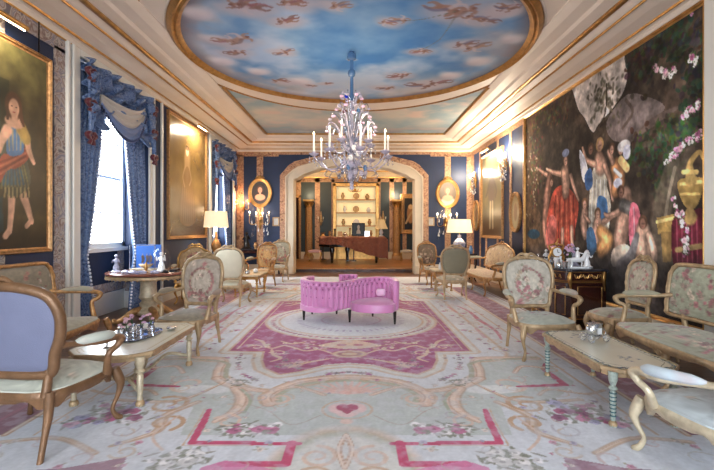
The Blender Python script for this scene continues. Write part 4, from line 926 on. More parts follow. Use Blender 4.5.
def seat_furniture(name, label, cat, loc, rot, W=.62, D=.56, sh=.45, bh=1.04, arms=True, fm=None, seatp=None, backp=None, outm=None, back='medallion', bw=None, gap=.05, group=None, legs=2, crest=True, curv=.35, rec=.16, armh=.66, armc=None, flare=.05, fr=.022):
    fm = fm or M_gilt; t = thing(name, label, cat, loc, rot, group); bw = bw or W*.88
    n = 80 if W < .9 else 176; RN = 24 if W < .9 else 44; so = []
    for k in range(n):
        a = 2*PI*k/n; c, s_ = math.cos(a), math.sin(a); ex = .5
        y = math.copysign(abs(s_)**ex, s_)*D/2; x = math.copysign(abs(c)**ex, c)*W/2*(1-.07*(y/(D/2)+1)/1)
        if s_ < 0: y -= .03*(1-(x/(W/2))**2)
        so.append((x, y))
    pad('seat', so, lambda a, b_, h: (a, b_, sh-.055+h), .05, .07, M_fab, seatp, t, rings=RN, power=3.5)
    # serpentine seat rail
    b = MB(); v = []
    for k in range(n):
        x, y = so[k]; a = 2*PI*k/n; drop = .045+.022*math.cos(4*a+PI)+(.015*math.cos(12*a))
        for o_, z in ((1.0, sh-.05), (1.02, sh-.06), (1.035, sh-.08), (1.02, sh-.10), (1.0, sh-.085-drop), (.93, sh-.085-drop), (.93, sh-.06)): v.append((x*o_ if W < .9 else x+math.copysign((o_-1)*.3, x), y*o_, z))
    f = [(i*7+j, ((i+1) % n)*7+j, ((i+1) % n)*7+(j+1) % 7, i*7+(j+1) % 7) for i in range(n) for j in range(7)]
    b.add(v, f)
    # carved shell at centre of the rail
    for k in range(5): a = (k-2)*.45; b.tube([(0, -D/2-.035, sh-.15), (math.sin(a)*.05, -D/2-.05, sh-.15+math.cos(a)*.05)], [.012, .006], 5)
    b.build('seat_rail', fm, t)
    lx = W/2-.035; fy = -D/2+.035; by = D/2-.04; zt = sh-.07
    xs = [lx*(-1+2*i/(legs-1)) for i in range(legs)]
    for x in xs:
        sx = 0 if abs(x) < .05 else math.copysign(1, x)
        b = MB(); b.tube(catmull([(x, fy, zt), (x+.016*sx, fy-.014, zt-.06), (x+.030*sx, fy-.026, zt-.12), (x+.016*sx, fy-.012, zt*.48), (x-.010*sx, fy+.008, .10), (x+.006*sx, fy-.008, .040), (x+.028*sx, fy-.032, .018)], 4), [.030, .034, .035, .028, .020, .015, .014, .017, .022, .018], 8)
        b.ball((x+.024*sx, fy-.028, .020), .02, 6); b.build('leg', fm, t)
    for x in ([-.84*lx, .84*lx] if legs == 2 else [-lx*.95, 0, lx*.95]):
        b = MB(); b.tube(catmull([(x, by, zt+.02), (x, by+.01, zt-.12), (x, by+.035, .16), (x, by+.075, .0)], 4), [.030, .026, .019, .017], 8); b.build('leg', fm, t)
    z0 = sh+gap; H = bh-z0; OL = BACKS[back](bw, H); OLF = catmull([(x_, y_, 0) for x_, y_ in OL], 3 if W > .9 else 1, True); OLF = [(q_.x, q_.y) for q_ in OLF]
    mx = bw/2
    def place(a, b_, h): return (a, D/2-.035+b_*math.tan(rec)-h-curv*a*a*(1 if W < .9 else .12), z0+b_)
    b = MB(); b.tube([place(a, b_, 0) for a, b_ in OL], fr, 8, closed=True, fl=1.0); b.tube([place(a*1.012, H/2+(b_-H/2)*1.012, .014) for a, b_ in OL], [.009+.004*math.cos(k_*1.3) for k_ in range(len(OL))], 6, closed=True)
    for sx in (-1, 1): b.tube([(sx*bw*.36, D/2-.035, sh-.08), place(sx*bw*.37, .03, 0)], [.028, .024], 8)
    if W > .9: b.tube([(0, D/2-.035, sh-.08), place(0, .02, 0)], [.028, .024], 8)
    b.build('back_frame', fm, t)
    ca, cb = 0, sum(q[1] for q in OL)/len(OL)
    k_in = 1-.024/mx
    inner = [(a*k_in, cb+(b_-cb)*(1-.045/H*1.0)) for a, b_ in OLF]
    pad('backrest', inner, lambda a, b_, h: place(a, b_, h+.004), .014, .045, M_fab, backp, t, rings=RN, power=3)
    pad('back_cover', inner, lambda a, b_, h: place(a, b_, -h-.012), .006, .018, outm or M_greyback, None, t, rings=5)
    if crest:
        b = MB()
        for sx in (-1, 1):
            b.tube(catmull([place(sx*.015, H+.01, .012), place(sx*.05, H+.045, .015), place(sx*.10, H+.028, .012), place(sx*.14, H-.005, .01)], 4), [.016, .018, .012, .006], 6)
            b.tube(catmull([place(sx*.03, H-.01, .03), place(sx*.08, H-.005, .03), place(sx*.12, H-.03, .03)], 3), [.010, .012, .005], 6)
        for k in range(5): a = (k-2)*.5; b.tube([place(0, H, .02), place(math.sin(a)*.04, H+math.cos(a)*.055, .02)], [.014, .010], 5)
        b.ball(place(0, H+.005, .026), .018, 6); b.build('crest', fm, t)
    if arms:
        for sx in (-1, 1):
            ba = armh-z0; ax = bw/2*.93; X = W/2+flare
            p0 = place(sx*ax, ba+.03, 0)
            path = catmull([p0, (sx*(ax+.04), D/2-.16, armh+.015), (sx*X, .02, armh), (sx*(X+.01), -D*.2, armh-.005), (sx*(X+.012), -D*.27, armh-.03), (sx*(X-.005), -D*.24, armh-.075), (sx*(X-.03), -D*.16, armh-.12), (sx*(W/2-.0), -D*.22, sh-.06)], 5)
            b = MB(); b.tube(path, [.022, .020, .021, .024, .028, .022, .022, .028], 8); b.ball((sx*(X+.012), -D*.27, armh-.028), .030, 6); a_ = b.build('arm', fm, t)
            pp = catmull([(sx*(ax+.035), D/2-.14, armh+.030), (sx*(X-.005), .04, armh+.034), (sx*(X+.008), -D*.16, armh+.022)], 5)
            b = MB(); b.tube(pp, [.012, .034, .038, .038, .036, .014], 10, fl=.85)
            o = b.build('arm_pad', M_fab, a_); q = P([v[0]*4 for v in b.v], [v[1]*4 for v in b.v], armc or (.66, .64, .56)); nn = fbm(q.U*3+5, q.V*3+9, 5, 3); q.fac((nn-.5)*1.4, (.66, .48, .46)); q.apply(o.data)
    return t
greige = (.62, .59, .51); creamf = (.74, .71, .64); rose = (.70, .42, .42); tanf = (.72, .60, .44); mushroom = (.54, .49, .41)
def fs(seed, base=creamf, rc=rose, N=16, w=.3, d=.26): return fab_floral(seed, base, rc, N, ah=w, bh=d)
def fb(seed, base=creamf, rc=rose, N=14, medal=True, w=.24, h=.25, b0=.27): return fab_floral(seed, base, rc, N, medal, w, h, b0)
# left side
seat_furniture('sofa', 'long tapestry sofa with gilt frame standing under the left portrait', 'sofa', (-3.12, 3.98, 0), PI/2, 1.85, .66, .46, 1.03, True, M_goldmat, fs(1, greige, (.66, .40, .36), 60, .95, .33), fb(2, mushroom, (.66, .42, .38), 60, False, .95, .28, .3), back='canape', bw=1.75, legs=3, rec=.10, armh=.68, armc=greige)
seat_furniture('armchair', 'near left armchair seen from behind with lavender blue back', 'armchair', (-2.11, 2.90, 0), PI-.10, .74, .60, .46, 1.06, True, M_brown, fs(3, (.72, .72, .66), rose, 10), fb(4), M_lavback, 'medallion', bw=.72, fr=.032, armh=.66, armc=(.70, .71, .66), gap=.05, flare=.07)
seat_furniture('armchair', 'armchair with floral medallion back behind the left coffee table', 'armchair', (-1.93, 5.02, 0), -.22, .58, .54, .44, 1.06, True, M_gilt, fs(5, mushroom, (.60, .44, .40), 14), fb(6, (.66, .60, .54), (.66, .40, .40)), back='round', bw=.54, armh=.64, armc=mushroom)
seat_furniture('armchair', 'golden yellow armchair half hidden behind the medallion armchair', 'armchair', (-3.12, 8.35, 0), .30, .66, .58, .44, 1.05, True, M_gold, fs(7, tanf, rose, 10), fb(8, tanf, rose, 8), back='camel', bw=.64)
seat_furniture('chair', 'ivory side chair seen from behind on the left near the lamp', 'chair', (-2.25, 7.93, 0), PI, .55, .52, .44, 1.06, False, M_gilt, fs(9, (.70, .68, .60)), fb(10), M_whiteback, 'round', bw=.53, gap=.07)
seat_furniture('armchair', 'gilt armchair with warm floral back left of the arch', 'armchair', (-2.25, 10.3, 0), -.35, .58, .54, .43, 1.03, True, M_goldmat, fs(11, tanf), fb(12, tanf, (.68, .38, .28)), back='round', bw=.54)
seat_furniture('armchair', 'gilt armchair standing just behind the warm floral one left of the arch', 'armchair', (-2.10, 11.55, 0), -.2, .58, .54, .43, 1.06, True, M_gilt, fs(13, greige), fb(14, greige), back='medallion', bw=.54)
# right side
seat_furniture('armchair', 'dark backed armchair beside the right jamb of the arch', 'armchair', (1.95, 10.95, 0), .30, .56, .54, .43, 1.03, True, M_goldmat, fs(15, mushroom), fb(16, (.42, .36, .30), (.50, .34, .3)), back='round', bw=.54)
seat_furniture('chair', 'grey green side chair seen from behind on the right near the lamp', 'chair', (1.97, 8.72, 0), PI, .58, .54, .44, 1.04, False, M_gilt, fs(17, greige), fb(18), M_greyback, 'round', bw=.55, gap=.07)
seat_furniture('settee', 'buttoned gold tapestry settee against the right wall under the portraits', 'settee', (2.98, 9.82, 0), -PI/2, 1.95, .66, .44, 1.07, True, M_goldmat, fs(19, (.66, .56, .44), rose, 50, 1.0, .3), fb(20, (.72, .60, .44), (.66, .42, .34), 60, False, .98, .3, .3), back='camel', bw=1.9, legs=3)
seat_furniture('armchair', 'cream armchair with rose medallion back by the right coffee table', 'armchair', (2.06, 4.80, 0), .06, .64, .56, .45, 1.06, True, M_gilt, fs(21, (.68, .68, .62), (.72, .50, .52), 12), fb(22, (.72, .68, .62), (.72, .44, .46)), back='medallion', bw=.58, armh=.66, armc=(.68, .66, .58))
seat_furniture('chair', 'armless gilt side chair beside the commode facing the room', 'chair', (3.10, 5.05, 0), -PI/2+.02, .52, .52, .45, 1.04, False, M_gilt, fs(23, greige, rose, 12), fb(24, (.66, .62, .54), rose), back='medallion', bw=.46, gap=.07)
seat_furniture('sofa', 'large floral sofa in the right foreground under the tapestry', 'sofa', (3.02, 3.72, 0), -PI/2, 1.78, .70, .46, 1.04, True, M_gilt, fs(25, (.66, .66, .58), (.72, .40, .48), 170, .9, .34), fb(26, (.64, .64, .55), (.72, .40, .44), 140, False, .85, .26, .28), back='canape', bw=1.7, legs=3, rec=.12, armh=.68, armc=(.62, .60, .50))
seat_furniture('armchair', 'silvered armchair with pale blue seat cut off by the right edge', 'armchair', (2.13, 2.42, 0), PI+.06, .72, .64, .42, 1.02, True, M_silver, fs(27, (.70, .73, .74), (.64, .55, .56), 8), fb(28), M_lavback, 'medallion', bw=.62, armh=.575, armc=(.70, .74, .76), flare=.09)

# ---------------------------------------------------------------- tables
def turned_leg(x, y, h, parent, m, r=.03, ring=M_gilt, dark=None):
    o = MB().lathe([(r*.5, 0), (r*1.0, .012), (r*1.05, .03), (r*.5, .05), (r*.7, .07), (r*.55, .09), (r*.75, h*.35), (r*.85, h*.62), (r*.55, h*.66), (r*1.25, h*.70), (r*.6, h*.75), (r*1.1, h*.84), (r*1.2, h*.92), (r*1.2, h)], (x, y, 0), 14).build('leg', m, parent)
    MB().ball((x, y, .028), r*1.1, 8).build('foot', ring, o)
    if dark:
        b = MB()
        for k in range(7):
            z = h*.22+h*.4*k/6; rr = r*(.70+.15*k/6)*1.12
            b.lathe([(rr*.97, -.004), (rr*1.04, 0), (rr*.97, .004)], (x, y, z), 14)
        b.build('leg_band', dark, o)
    return o
def clipped(hx, hy, c): return [(-hx+c, -hy), (hx-c, -hy), (hx, -hy+c), (hx, hy-c), (hx-c, hy), (-hx+c, hy), (-hx, hy-c), (-hx, -hy+c)]
def coffee_table(label, loc, hx, hy, h, m_top, m_leg, rim, painter, cut, inset, dark=None, sc=1, lr=.032):
    t = thing('coffee_table', label, 'table', loc); ol = clipped(hx, hy, cut)
    MB().prism(ol, h-.03, h-.001).build('table_rim', rim, t, smooth=False, bevel=.006)
    k = .985; us = np.linspace(-hx*k, hx*k, 90); vs = np.linspace(-hy*k, hy*k, 170)
    def pl(U, V):
        lim = hx*k-np.clip(np.abs(V)-(hy*k-cut), 0, None); return (np.clip(U, -lim, lim), V, full(h+.001, U))
    sheet('tabletop', pl, us, vs, m_top, painter, t)
    b = MB(); a = clipped(hx-.03, hy-.03, cut)
    # scalloped apron
    for i in range(len(a)):
        p0, p1 = Vector((*a[i], 0)), Vector((*a[(i+1) % 8], 0)); Ln = (p1-p0).length; n = max(6, int(Ln/.02)); d = (p1-p0)/n; nr = Vector((d.y, -d.x, 0)).normalized()*.012
        v = []; f = []
        for k in range(n+1):
            s = k/n; dp = .018+.026*sc+.022*sc*abs(math.sin(s*PI*max(1, round(Ln/.18)))); q = p0+d*k
            v += [(*(q+nr).xy, h-.03), (*(q+nr).xy, h-.03-dp), (*(q-nr).xy, h-.03-dp), (*(q-nr).xy, h-.03)]
        for k in range(n):
            for j in range(4): f.append((k*4+j, k*4+(j+1) % 4, k*4+4+(j+1) % 4, k*4+4+j))
        b.add(v, f)
    b.build('apron', rim, t, smooth=False)
    for sx in (-1, 1):
        for sy in (-1, 1): turned_leg(sx*(hx-inset), sy*(hy-inset), h-.03, t, m_leg, lr, M_gilt, dark)
    return t
def pt_cream(p):
    n = fbm(p.U*6, p.V*6, 5, 4); p.C[:] = (.88, .86, .78); p.fac((n-.5)*.8, (.80, .76, .66))
    for k in (.86, .80): p.stroke([(x*k, y*(k+.06)) for x, y in clipped(.33, .57, .1)+[clipped(.33, .57, .1)[0]]], .006, (.66, .56, .40), .7, curve=False)
t = coffee_table('cream low table with clipped corners in the left foreground', (-1.95, 3.88, 0), .34, .58, .43, M_inlay, M_silver, M_gilt, pt_cream, .13, .08, None, .35)
b = MB()
for sx in (-1, 1):
    b.tube(catmull([(sx*.24, -.48, .12), (sx*.10, -.36, .17), (sx*.03, -.15, .10), (0, 0, .12)], 5), .016, 6); b.tube(catmull([(sx*.24, .48, .12), (sx*.10, .36, .17), (sx*.03, .15, .10), (0, 0, .12)], 5), .016, 6)
b.lathe([(.03, .08), (.045, .12), (.03, .16), (.012, .2)], n=12); b.build('stretcher', M_silver, t)
def pt_inlay(p):
    rng = random.Random(6); n = fbm(p.U*6, p.V*6, 5, 4); p.C[:] = (.89, .88, .80); p.fac((n-.5)*.8, (.82, .79, .68))
    for s, w, c in ((.97, .02, (.70, .64, .46)), (.80, .005, (.45, .45, .42)), (.93, .005, (.45, .45, .42))): 
        q = clipped(.275*s, .575*(1-(1-s)*.5), .1); p.stroke(q+[q[0]], w, c, .9, curve=False)
    q = [(v.x, v.y) for v in catmull([(a_[0], a_[1], 0) for a_ in clipped(.24, .54, .1)], 26, True)]
    for i, (x, y) in enumerate(q):
        p.ell(x+rng.uniform(-.008, .008), y+rng.uniform(-.008, .008), .016, .008, rng.choice([(.30, .42, .50), (.36, .46, .48), (.22, .34, .44), (.50, .56, .54)]), rng.random()*3)
    for k in range(9): p.flower(rng.gauss(0, .05), -.35+rng.gauss(0, .08), .014, (.60, .64, .66), rng, (.66, .68, .62))
    for k in range(9): p.flower(rng.gauss(0, .05), .35+rng.gauss(0, .08), .014, (.60, .64, .66), rng, (.66, .68, .62))
coffee_table('inlaid low table with blue floral border and turquoise legs at right', (2.03, 3.54, 0), .285, .585, .43, M_inlay, mat('turquoise_leg', (.62, .66, .62), .35, noise=.3, nscale=60), M_gilt, pt_inlay, .11, .07, mat('teal_band', (.12, .32, .36), .4), .5, .026)

# oval pedestal table in the left window
t = thing('pedestal_table', 'oval gilt pedestal table in front of the left window', 'table', (-3.18, 6.62, 0))
MB().lathe([(.05, .705), (.57, .705), (.60, .715), (.605, .735), (.59, .75), (.05, .75)], n=40, sx=1, sy=.85).build('tabletop', wood('table_veneer', (.40, .22, .18), (.52, .32, .26), (2, 8, 8), .25, coat=.4), t)
b = MB(); b.lathe([(.585, .655), (.60, .665), (.60, .70), (.57, .705), (.55, .66)], n=40, sx=1, sy=.85)
for k in range(44): a = 2*PI*k/44; b.ball((.595*math.cos(a), .595*.85*math.sin(a), .655), .014, 4)
b.build('apron', M_gilt, t)
MB().lathe([(.16, .10), (.18, .14), (.12, .2), (.13, .26), (.09, .30), (.14, .36), (.125, .40), (.115, .58), (.14, .62), (.2, .66), (.2, .70)], n=20).build('pedestal', M_silver, t)
for k in range(4):
    a = PI/4+PI/2*k; c, s_ = math.cos(a), math.sin(a)
    MB().tube(catmull([(c*.08, s_*.08, .18), (c*.22, s_*.22, .15), (c*.34, s_*.34, .075), (c*.44, s_*.44, .035), (c*.50, s_*.50, .05), (c*.47, s_*.47, .075)], 4), [.05, .055, .045, .035, .03, .018], 8).build('foot', M_goldmat, t)
TT = .751
def figurine(x, y, z, h, m, label, name='figurine', cat='figurine', seed=1, group=None):
    rng = random.Random(seed); b = MB()
    b.lathe([(.30*h, 0), (.32*h, .04*h), (.22*h, .08*h), (.2*h, .12*h)], n=12)
    b.lathe([(.19*h, .1*h), (.17*h, .3*h), (.09*h, .48*h), (.13*h, .62*h), (.12*h, .7*h), (.04*h, .78*h)], n=10, sy=.8); b.ball((0, 0, .86*h), .085*h, 7)
    for s in (-1, 1): b.tube(catmull([(s*.11*h, 0, .70*h), (s*.22*h, -.04*h, .55*h), (s*.16*h*rng.uniform(.4, 1.6), -.14*h, (.5+rng.uniform(0, .35))*h)], 3), [.045*h, .03*h], 5)
    b.lathe([(.1*h, .88*h), (.11*h, .92*h), (.02*h, .99*h)], n=8)
    return tag(b.build(name, m, loc=(x, y, z)), label, cat, group)
figurine(-3.58, 6.45, TT, .27, M_bporc, 'painted porcelain figurine at the left end of the oval table', seed=3)
# glass case with model
t = thing('display_case', 'square glass case with blue backing and a model ship on the oval table', 'display case', (-3.30, 6.78, TT))
b = MB(); b.box(-.2, .2, -.11, .11, 0, .03); b.build('base', M_silver, t, bevel=.004, smooth=False)
b = MB(); b.box(-.2, .2, .095, .11, .03, .40); b.build('back_panel', mat('blue_back', (.16, .36, .66), .5), t, smooth=False)
b = MB(); 
for q in ((-.2, -.19, -.11, -.10), (.19, .2, -.11, -.10), (-.2, -.19, .1, .11), (.19, .2, .1, .11)): b.box(q[0], q[1], q[2], q[3], .03, .40)
b.box(-.2, .2, -.11, -.1, .39, .40); b.build('frame', M_silverm, t, smooth=False)
b = MB(); b.tube([(-.11, 0, .09), (-.06, 0, .07), (.06, 0, .07), (.12, 0, .10)], [.008, .03, .03, .008], 8)
for x in (-.05, .02, .07): b.tube([(x, 0, .08), (x, 0, .26)], .004, 5); b.grid(lambda u, v, x=x: (x+.012*math.sin(PI*v), -.045+.09*u, .12+.11*v), 4, 5)
b.build('model_ship', M_gilt, t)
figurine(-2.98, 6.62, TT, .30, M_porc, 'tall white porcelain figure on the oval table under a glass dome', seed=5)
o = MB().lathe([(.13, 0), (.13, .22), (.11, .31), (.06, .36), (.01, .375)], (0, 0, 0), 20).build('glass_dome', M_pane, loc=(-2.98, 6.62, TT)); tag(o, 'clear glass dome on the oval table by the window', 'glass dome')
o = MB().lathe([(.02, 0), (.035, .012), (.012, .03), (.03, .07), (.02, .11), (.006, .15)], n=10).build('perfume_bottle', M_gold, loc=(-3.12, 6.42, TT)); tag(o, 'small gilt bottle in front of the glass case', 'bottle')
rng = random.Random(5)
for i, (x, y) in enumerate(((-3.35, 6.28), (-3.22, 6.24), (-3.08, 6.22), (-2.92, 6.28), (-2.82, 6.38), (-2.74, 6.50), (-2.80, 6.72))):
    o = MB().lathe([(.03, 0), (.05, .005), (.055, .02+.02*rng.random()), (.045, .035), (.01, .05)], n=12, sx=1.2).build('trinket_box', rng.choice((M_darkobj, M_bronze, M_bporc)), loc=(x, y, TT))
    tag(o, 'small dark trinket box, %s from the left along the oval table front' % ('first', 'second', 'third', 'fourth', 'fifth', 'sixth', 'seventh')[i], 'trinket box', 'trinket boxes on the oval table')
# flowers and tray on the cream table
CT = .433
o = MB().lathe([(.19, 0), (.21, .004), (.215, .012), (.20, .008), (.02, .006)], n=30, sx=.75, sy=1.3).build('tray', M_glass, loc=(-1.96, 3.92, CT)); tag(o, 'oval glass tray on the cream low table', 'tray')
for i, (x, y) in enumerate(((-2.02, 3.80), (-1.96, 3.92), (-1.92, 4.05), (-2.06, 3.98), (-2.10, 3.86))):
    t = thing('flower_vase', 'small glass vase of flowers, %s on the glass tray' % ('nearest the front', 'in the middle', 'at the back right', 'at the back left', 'leftmost')[i], 'vase', (x, y, CT+.012), 0, 'flower vases on the cream table')
    b = MB().lathe([(.03, 0), (.035, .01), (.03, .04), (.022, .06), (.032, .075)], n=12); b.build('vase', M_glass, t)
    pk = MB(); lf = MB()
    for k in range(4):
        a = rng.random()*2*PI; rr = rng.uniform(.01, .045); z = rng.uniform(.09, .16); c = (math.cos(a)*rr, math.sin(a)*rr, z)
        lf.tube([(0, 0, .05), c], .003, 4)
        for j in range(5): aa = 2*PI*j/5; pk.ball((c[0]+math.cos(aa)*.010, c[1]+math.sin(aa)*.010, c[2]), .009, 4)
        pk.ball((c[0], c[1], c[2]+.005), .009, 4)
    lf.build('stems', M_leaf, t); pk.build('blossoms', M_mauve if i % 2 else M_rose, t)
o = MB().lathe([(.03, 0), (.01, .01), (.008, .05), (.04, .06), (.05, .075), (.045, .07), (.01, .058)], n=14).build('dish', M_silverm, loc=(-2.02, 3.50, CT)); tag(o, 'little silver stemmed dish near the front of the cream table', 'dish')
o = MB().lathe([(.02, 0), (.04, .01), (.045, .02), (.04, .03), (.01, .035)], n=14).build('dish', M_silverm, loc=(-1.76, 4.12, CT)); tag(o, 'small round silver dish right of the flowers', 'dish')
# miniature carriage on the inlaid table
t = thing('model_coach', 'miniature silver coach standing on the inlaid table', 'ornament', (2.06, 3.70, .433), .25)
b = MB(); b.box(-.06, .06, -.05, .05, .045, .055); b.grid(lambda u, v: ((.035+.03*math.sin(PI*(.15+.75*v)))*math.cos(2*PI*u)*1.2, (.03+.022*math.sin(PI*(.15+.75*v)))*math.sin(2*PI*u), .055+.1*v), 16, 7, True)
b.prism([(-.055, -.035), (.055, -.035), (.055, .035), (-.055, .035)], .15, .158); b.build('body', M_silverm, t)
b = MB(); b.box(-.018, .018, -.062, -.052, .075, .125); b.build('panel', M_porc, t, smooth=False)
for x in (-.075, .075):
    for y in (-.05, .05):
        r0 = .032; b = MB(); b.tube([(x+r0*math.cos(2*PI*k/16), y, r0+.003+r0*math.sin(2*PI*k/16)) for k in range(16)], .004, 5, closed=True)
        for k in range(4): a = PI*k/4; b.tube([(x-r0*math.cos(a), y, r0+.003-r0*math.sin(a)), (x+r0*math.cos(a), y, r0+.003+r0*math.sin(a))], .002, 4)
        b.build('wheel', M_silverm, t)
b = MB(); b.tube([(-.1, 0, .04), (.1, 0, .04)], .005, 6); b.tube([(-.075, -.05, .035), (-.075, .05, .035)], .004, 6); b.tube([(.075, -.05, .035), (.075, .05, .035)], .004, 6); b.tube(catmull([(.1, 0, .04), (.12, 0, .07), (.1, 0, .1)], 4), .005, 5); b.build('axle', M_silverm, t)

# commode
t = thing('commode', 'dark red commode with gilt mounts and marble top under the tapestry', 'commode', (3.22, 6.72, 0))
def bow(hx0, hy, k=0):
    """plan outline, straight back at +x, bowed front towards -x, canted ends"""
    pts = [(.36, -hy), (.36, hy)]
    for i in range(13):
        a = PI/2-PI*i/12; pts.append((-.16-hx0*abs(math.cos(a))**.7, hy*math.sin(a)))
    return pts
MB().prism(bow(.20, .66), .795, .835).build('marble_top', M_marble, t, smooth=False, bevel=.008)
MB().prism([(x*.96, y*.96) for x, y in bow(.18, .64)], .10, .795).build('body', M_darkwood, t, smooth=False)
BP = [(x*.965, y*.965) for x, y in bow(.18, .64)][2:]
ep = [(.34, -.62)]  # near end
b = MB(); 
for z in (.66, .64, .79, .12): 
    b.tube([(.335, -.617, z)]+[(BP[-1][0], BP[-1][1]-.003, z)]+[(x-.004, y, z) for x, y in reversed(BP)], .007, 5)
b.build('moulding', M_gold, t)
# frieze scrollwork on near end
b = MB()
for k in range(7):
    x = -.08+.062*k; s = 1 if k % 2 else -1; b.tube(catmull([(x-.03, -.622, .725-.03*s), (x, -.626, .725+.03*s), (x+.02, -.622, .725), (x, -.624, .725-.01*s)], 3), .007, 5)
for k in range(8):
    i = k*12/8; j = int(i); x, y = BP[min(j, 12)]; b.tube(catmull([(x-.008, y-.03, .70), (x-.012, y, .75), (x-.008, y+.03, .71)], 3), .007, 5)
b.build('frieze_mount', M_gold, t)
def panel_frame(p0, p1, z0, z1, d):
    b = MB(); q = [(p0[0], p0[1], z0), (p1[0], p1[1], z0), (p1[0], p1[1], z1), (p0[0], p0[1], z1)]
    b.tube(q, .007, 5, closed=True); return b
panel_frame((-.06, -.62), (.28, -.62), .18, .58, 0).build('door_moulding', M_gold, t, smooth=False)
for i in (1, 5, 9):
    j = min(i+2, 12); panel_frame((BP[i][0]-.005, BP[i][1]), (BP[j][0]-.005, BP[j][1]), .18, .58, 0).build('door_moulding', M_gold, t, smooth=False)
for x, y in ((.33, -.61), (BP[-1][0]-.0, BP[-1][1]), (BP[8][0], BP[8][1]), (BP[4][0], BP[4][1]), (BP[0][0], BP[0][1])):
    b = MB(); b.tube(catmull([(x-.012, y-.008, .78), (x-.03, y-.02, .70), (x-.014, y-.012, .60), (x-.006, y-.008, .52)], 4), [.03, .034, .018, .01], 8); b.build('corner_mount', M_gold, t)
    b = MB(); b.tube([(x*.97, y*.97, .14), (x, y, .05), (x-.012, y-.008, 0)], [.035, .022, .022], 8); b.build('foot', M_gold, t)
CZ = .836
def horse(x, y, z, s, label, m=M_porc, rot=0):
    b = MB(); b.box(-.13*s, .13*s, -.05*s, .05*s, 0, .02*s)
    b.tube(catmull([(-.10*s, 0, .11*s), (-.02*s, 0, .115*s), (.06*s, 0, .12*s), (.10*s, 0, .18*s), (.12*s, 0, .22*s), (.16*s, 0, .20*s)], 4), [.03*s, .036*s, .036*s, .022*s, .022*s, .012*s], 8)
    for q in ((-.08, .018), (-.09, -.018), (.06, .018), (.09, -.018)): b.tube([(q[0]*s, q[1]*s, .11*s), (q[0]*s+.01*s, q[1]*s, .06*s), (q[0]*s, q[1]*s, .01*s)], [.016*s, .008*s, .009*s], 6)
    b.tube(catmull([(-.11*s, 0, .12*s), (-.15*s, 0, .1*s), (-.15*s, 0, .04*s)], 3), [.012*s, .006*s], 5)
    b.lathe([(.03*s, .13*s), (.028*s, .2*s), (.01*s, .24*s)], (0, 0, 0), 8); b.ball((0, 0, .265*s), .022*s, 6); b.tube([(.02*s, 0, .21*s), (.09*s, 0, .19*s)], .008*s, 5)
    o = b.build('horse_figurine', m, loc=(x, y, z)); o.rotation_euler = (0, 0, rot); return tag(o, label, 'figurine')
horse(3.22, 6.22, CZ, 1.05, 'white porcelain rider on horseback at the right end of the commode')
t = thing('mantel_clock', 'gilt clock with a white dial standing on the commode', 'clock', (3.10, 6.62, CZ))
b = MB(); b.box(-.10, .10, -.06, .06, 0, .04); b.lathe([(.05, .04), (.06, .08), (.04, .12)], n=12); b.lathe([(.03, -.035), (.085, -.03), (.09, 0), (.085, .03), (.03, .035)], n=20); 
b = MB(); b.box(-.10, .10, -.06, .06, 0, .04); b.tube([(0, -.03, .21), (0, .03, .21)], .085, 20)
for s in (-1, 1): b.tube(catmull([(s*.07, 0, .03), (s*.11, 0, .12), (s*.08, 0, .22), (s*.11, 0, .30), (s*.04, 0, .33)], 4), [.025, .02, .018, .012], 6)
b.ball((0, 0, .33), .03, 6); b.tube([(0, 0, .33), (.03, 0, .42)], [.02, .006], 6); b.build('case', M_gold, t)
MB().tube([(0, -.036, .21), (0, -.030, .21)], .065, 20).build('dial', M_porc, t)
b = MB(); b.tube([(0, -.039, .21), (0, -.039, .255)], .004, 4); b.tube([(0, -.039, .21), (.03, -.039, .2)], .004, 4); b.build('clock_hand', M_black, t)
rng = random.Random(12)
spots = [(2.98, 7.22, .12, 'cup'), (3.02, 7.08, .16, 'bottle'), (3.10, 6.97, .24, 'fig'), (3.05, 6.86, .12, 'vase'), (3.24, 6.84, .30, 'fig'), (2.96, 6.72, .10, 'cup'), (3.0, 6.40, .14, 'cup'), (3.07, 6.42, .16, 'bottle'), (3.14, 6.34, .13, 'vase'), (2.98, 6.28, .12, 'bottle'), (2.97, 6.50, .14, 'vase'), (3.36, 6.6, .30, 'fig'), (3.43, 6.36, .26, 'fig'), (3.0, 6.14, .10, 'cup')]
where = ('at the far left end', 'second from the left', 'third from the left', 'left of the clock in front', 'left of the clock behind', 'just in front of the clock', 'right of the clock at the front edge', 'right of the clock behind the front cups', 'between clock and horse rider', 'in front of the horse rider', 'touching the right side of the clock', 'behind the clock', 'behind the horse rider', 'nearest the right front corner')
for (x, y, h, k), w in zip(spots, where):
    if k == 'fig': figurine(x, y, CZ, h, M_porc if h != .30 else M_bporc, 'porcelain figure on the commode, %s' % w, seed=int(x*100))
    else:
        pr = {'cup': [(.02, 0), (.03, .01), (.035, h*.7), (.045, h), (.035, h*.96)], 'bottle': [(.03, 0), (.035, .02), (.03, h*.55), (.01, h*.75), (.018, h)], 'vase': [(.02, 0), (.015, .02), (.04, h*.5), (.015, h*.8), (.03, h)]}[k]
        o = MB().lathe(pr, n=12).build(k, M_porc if rng.random() < .5 else M_silverm, loc=(x, y, CZ)); tag(o, 'little pale %s on the commode, %s' % (k, w), k)
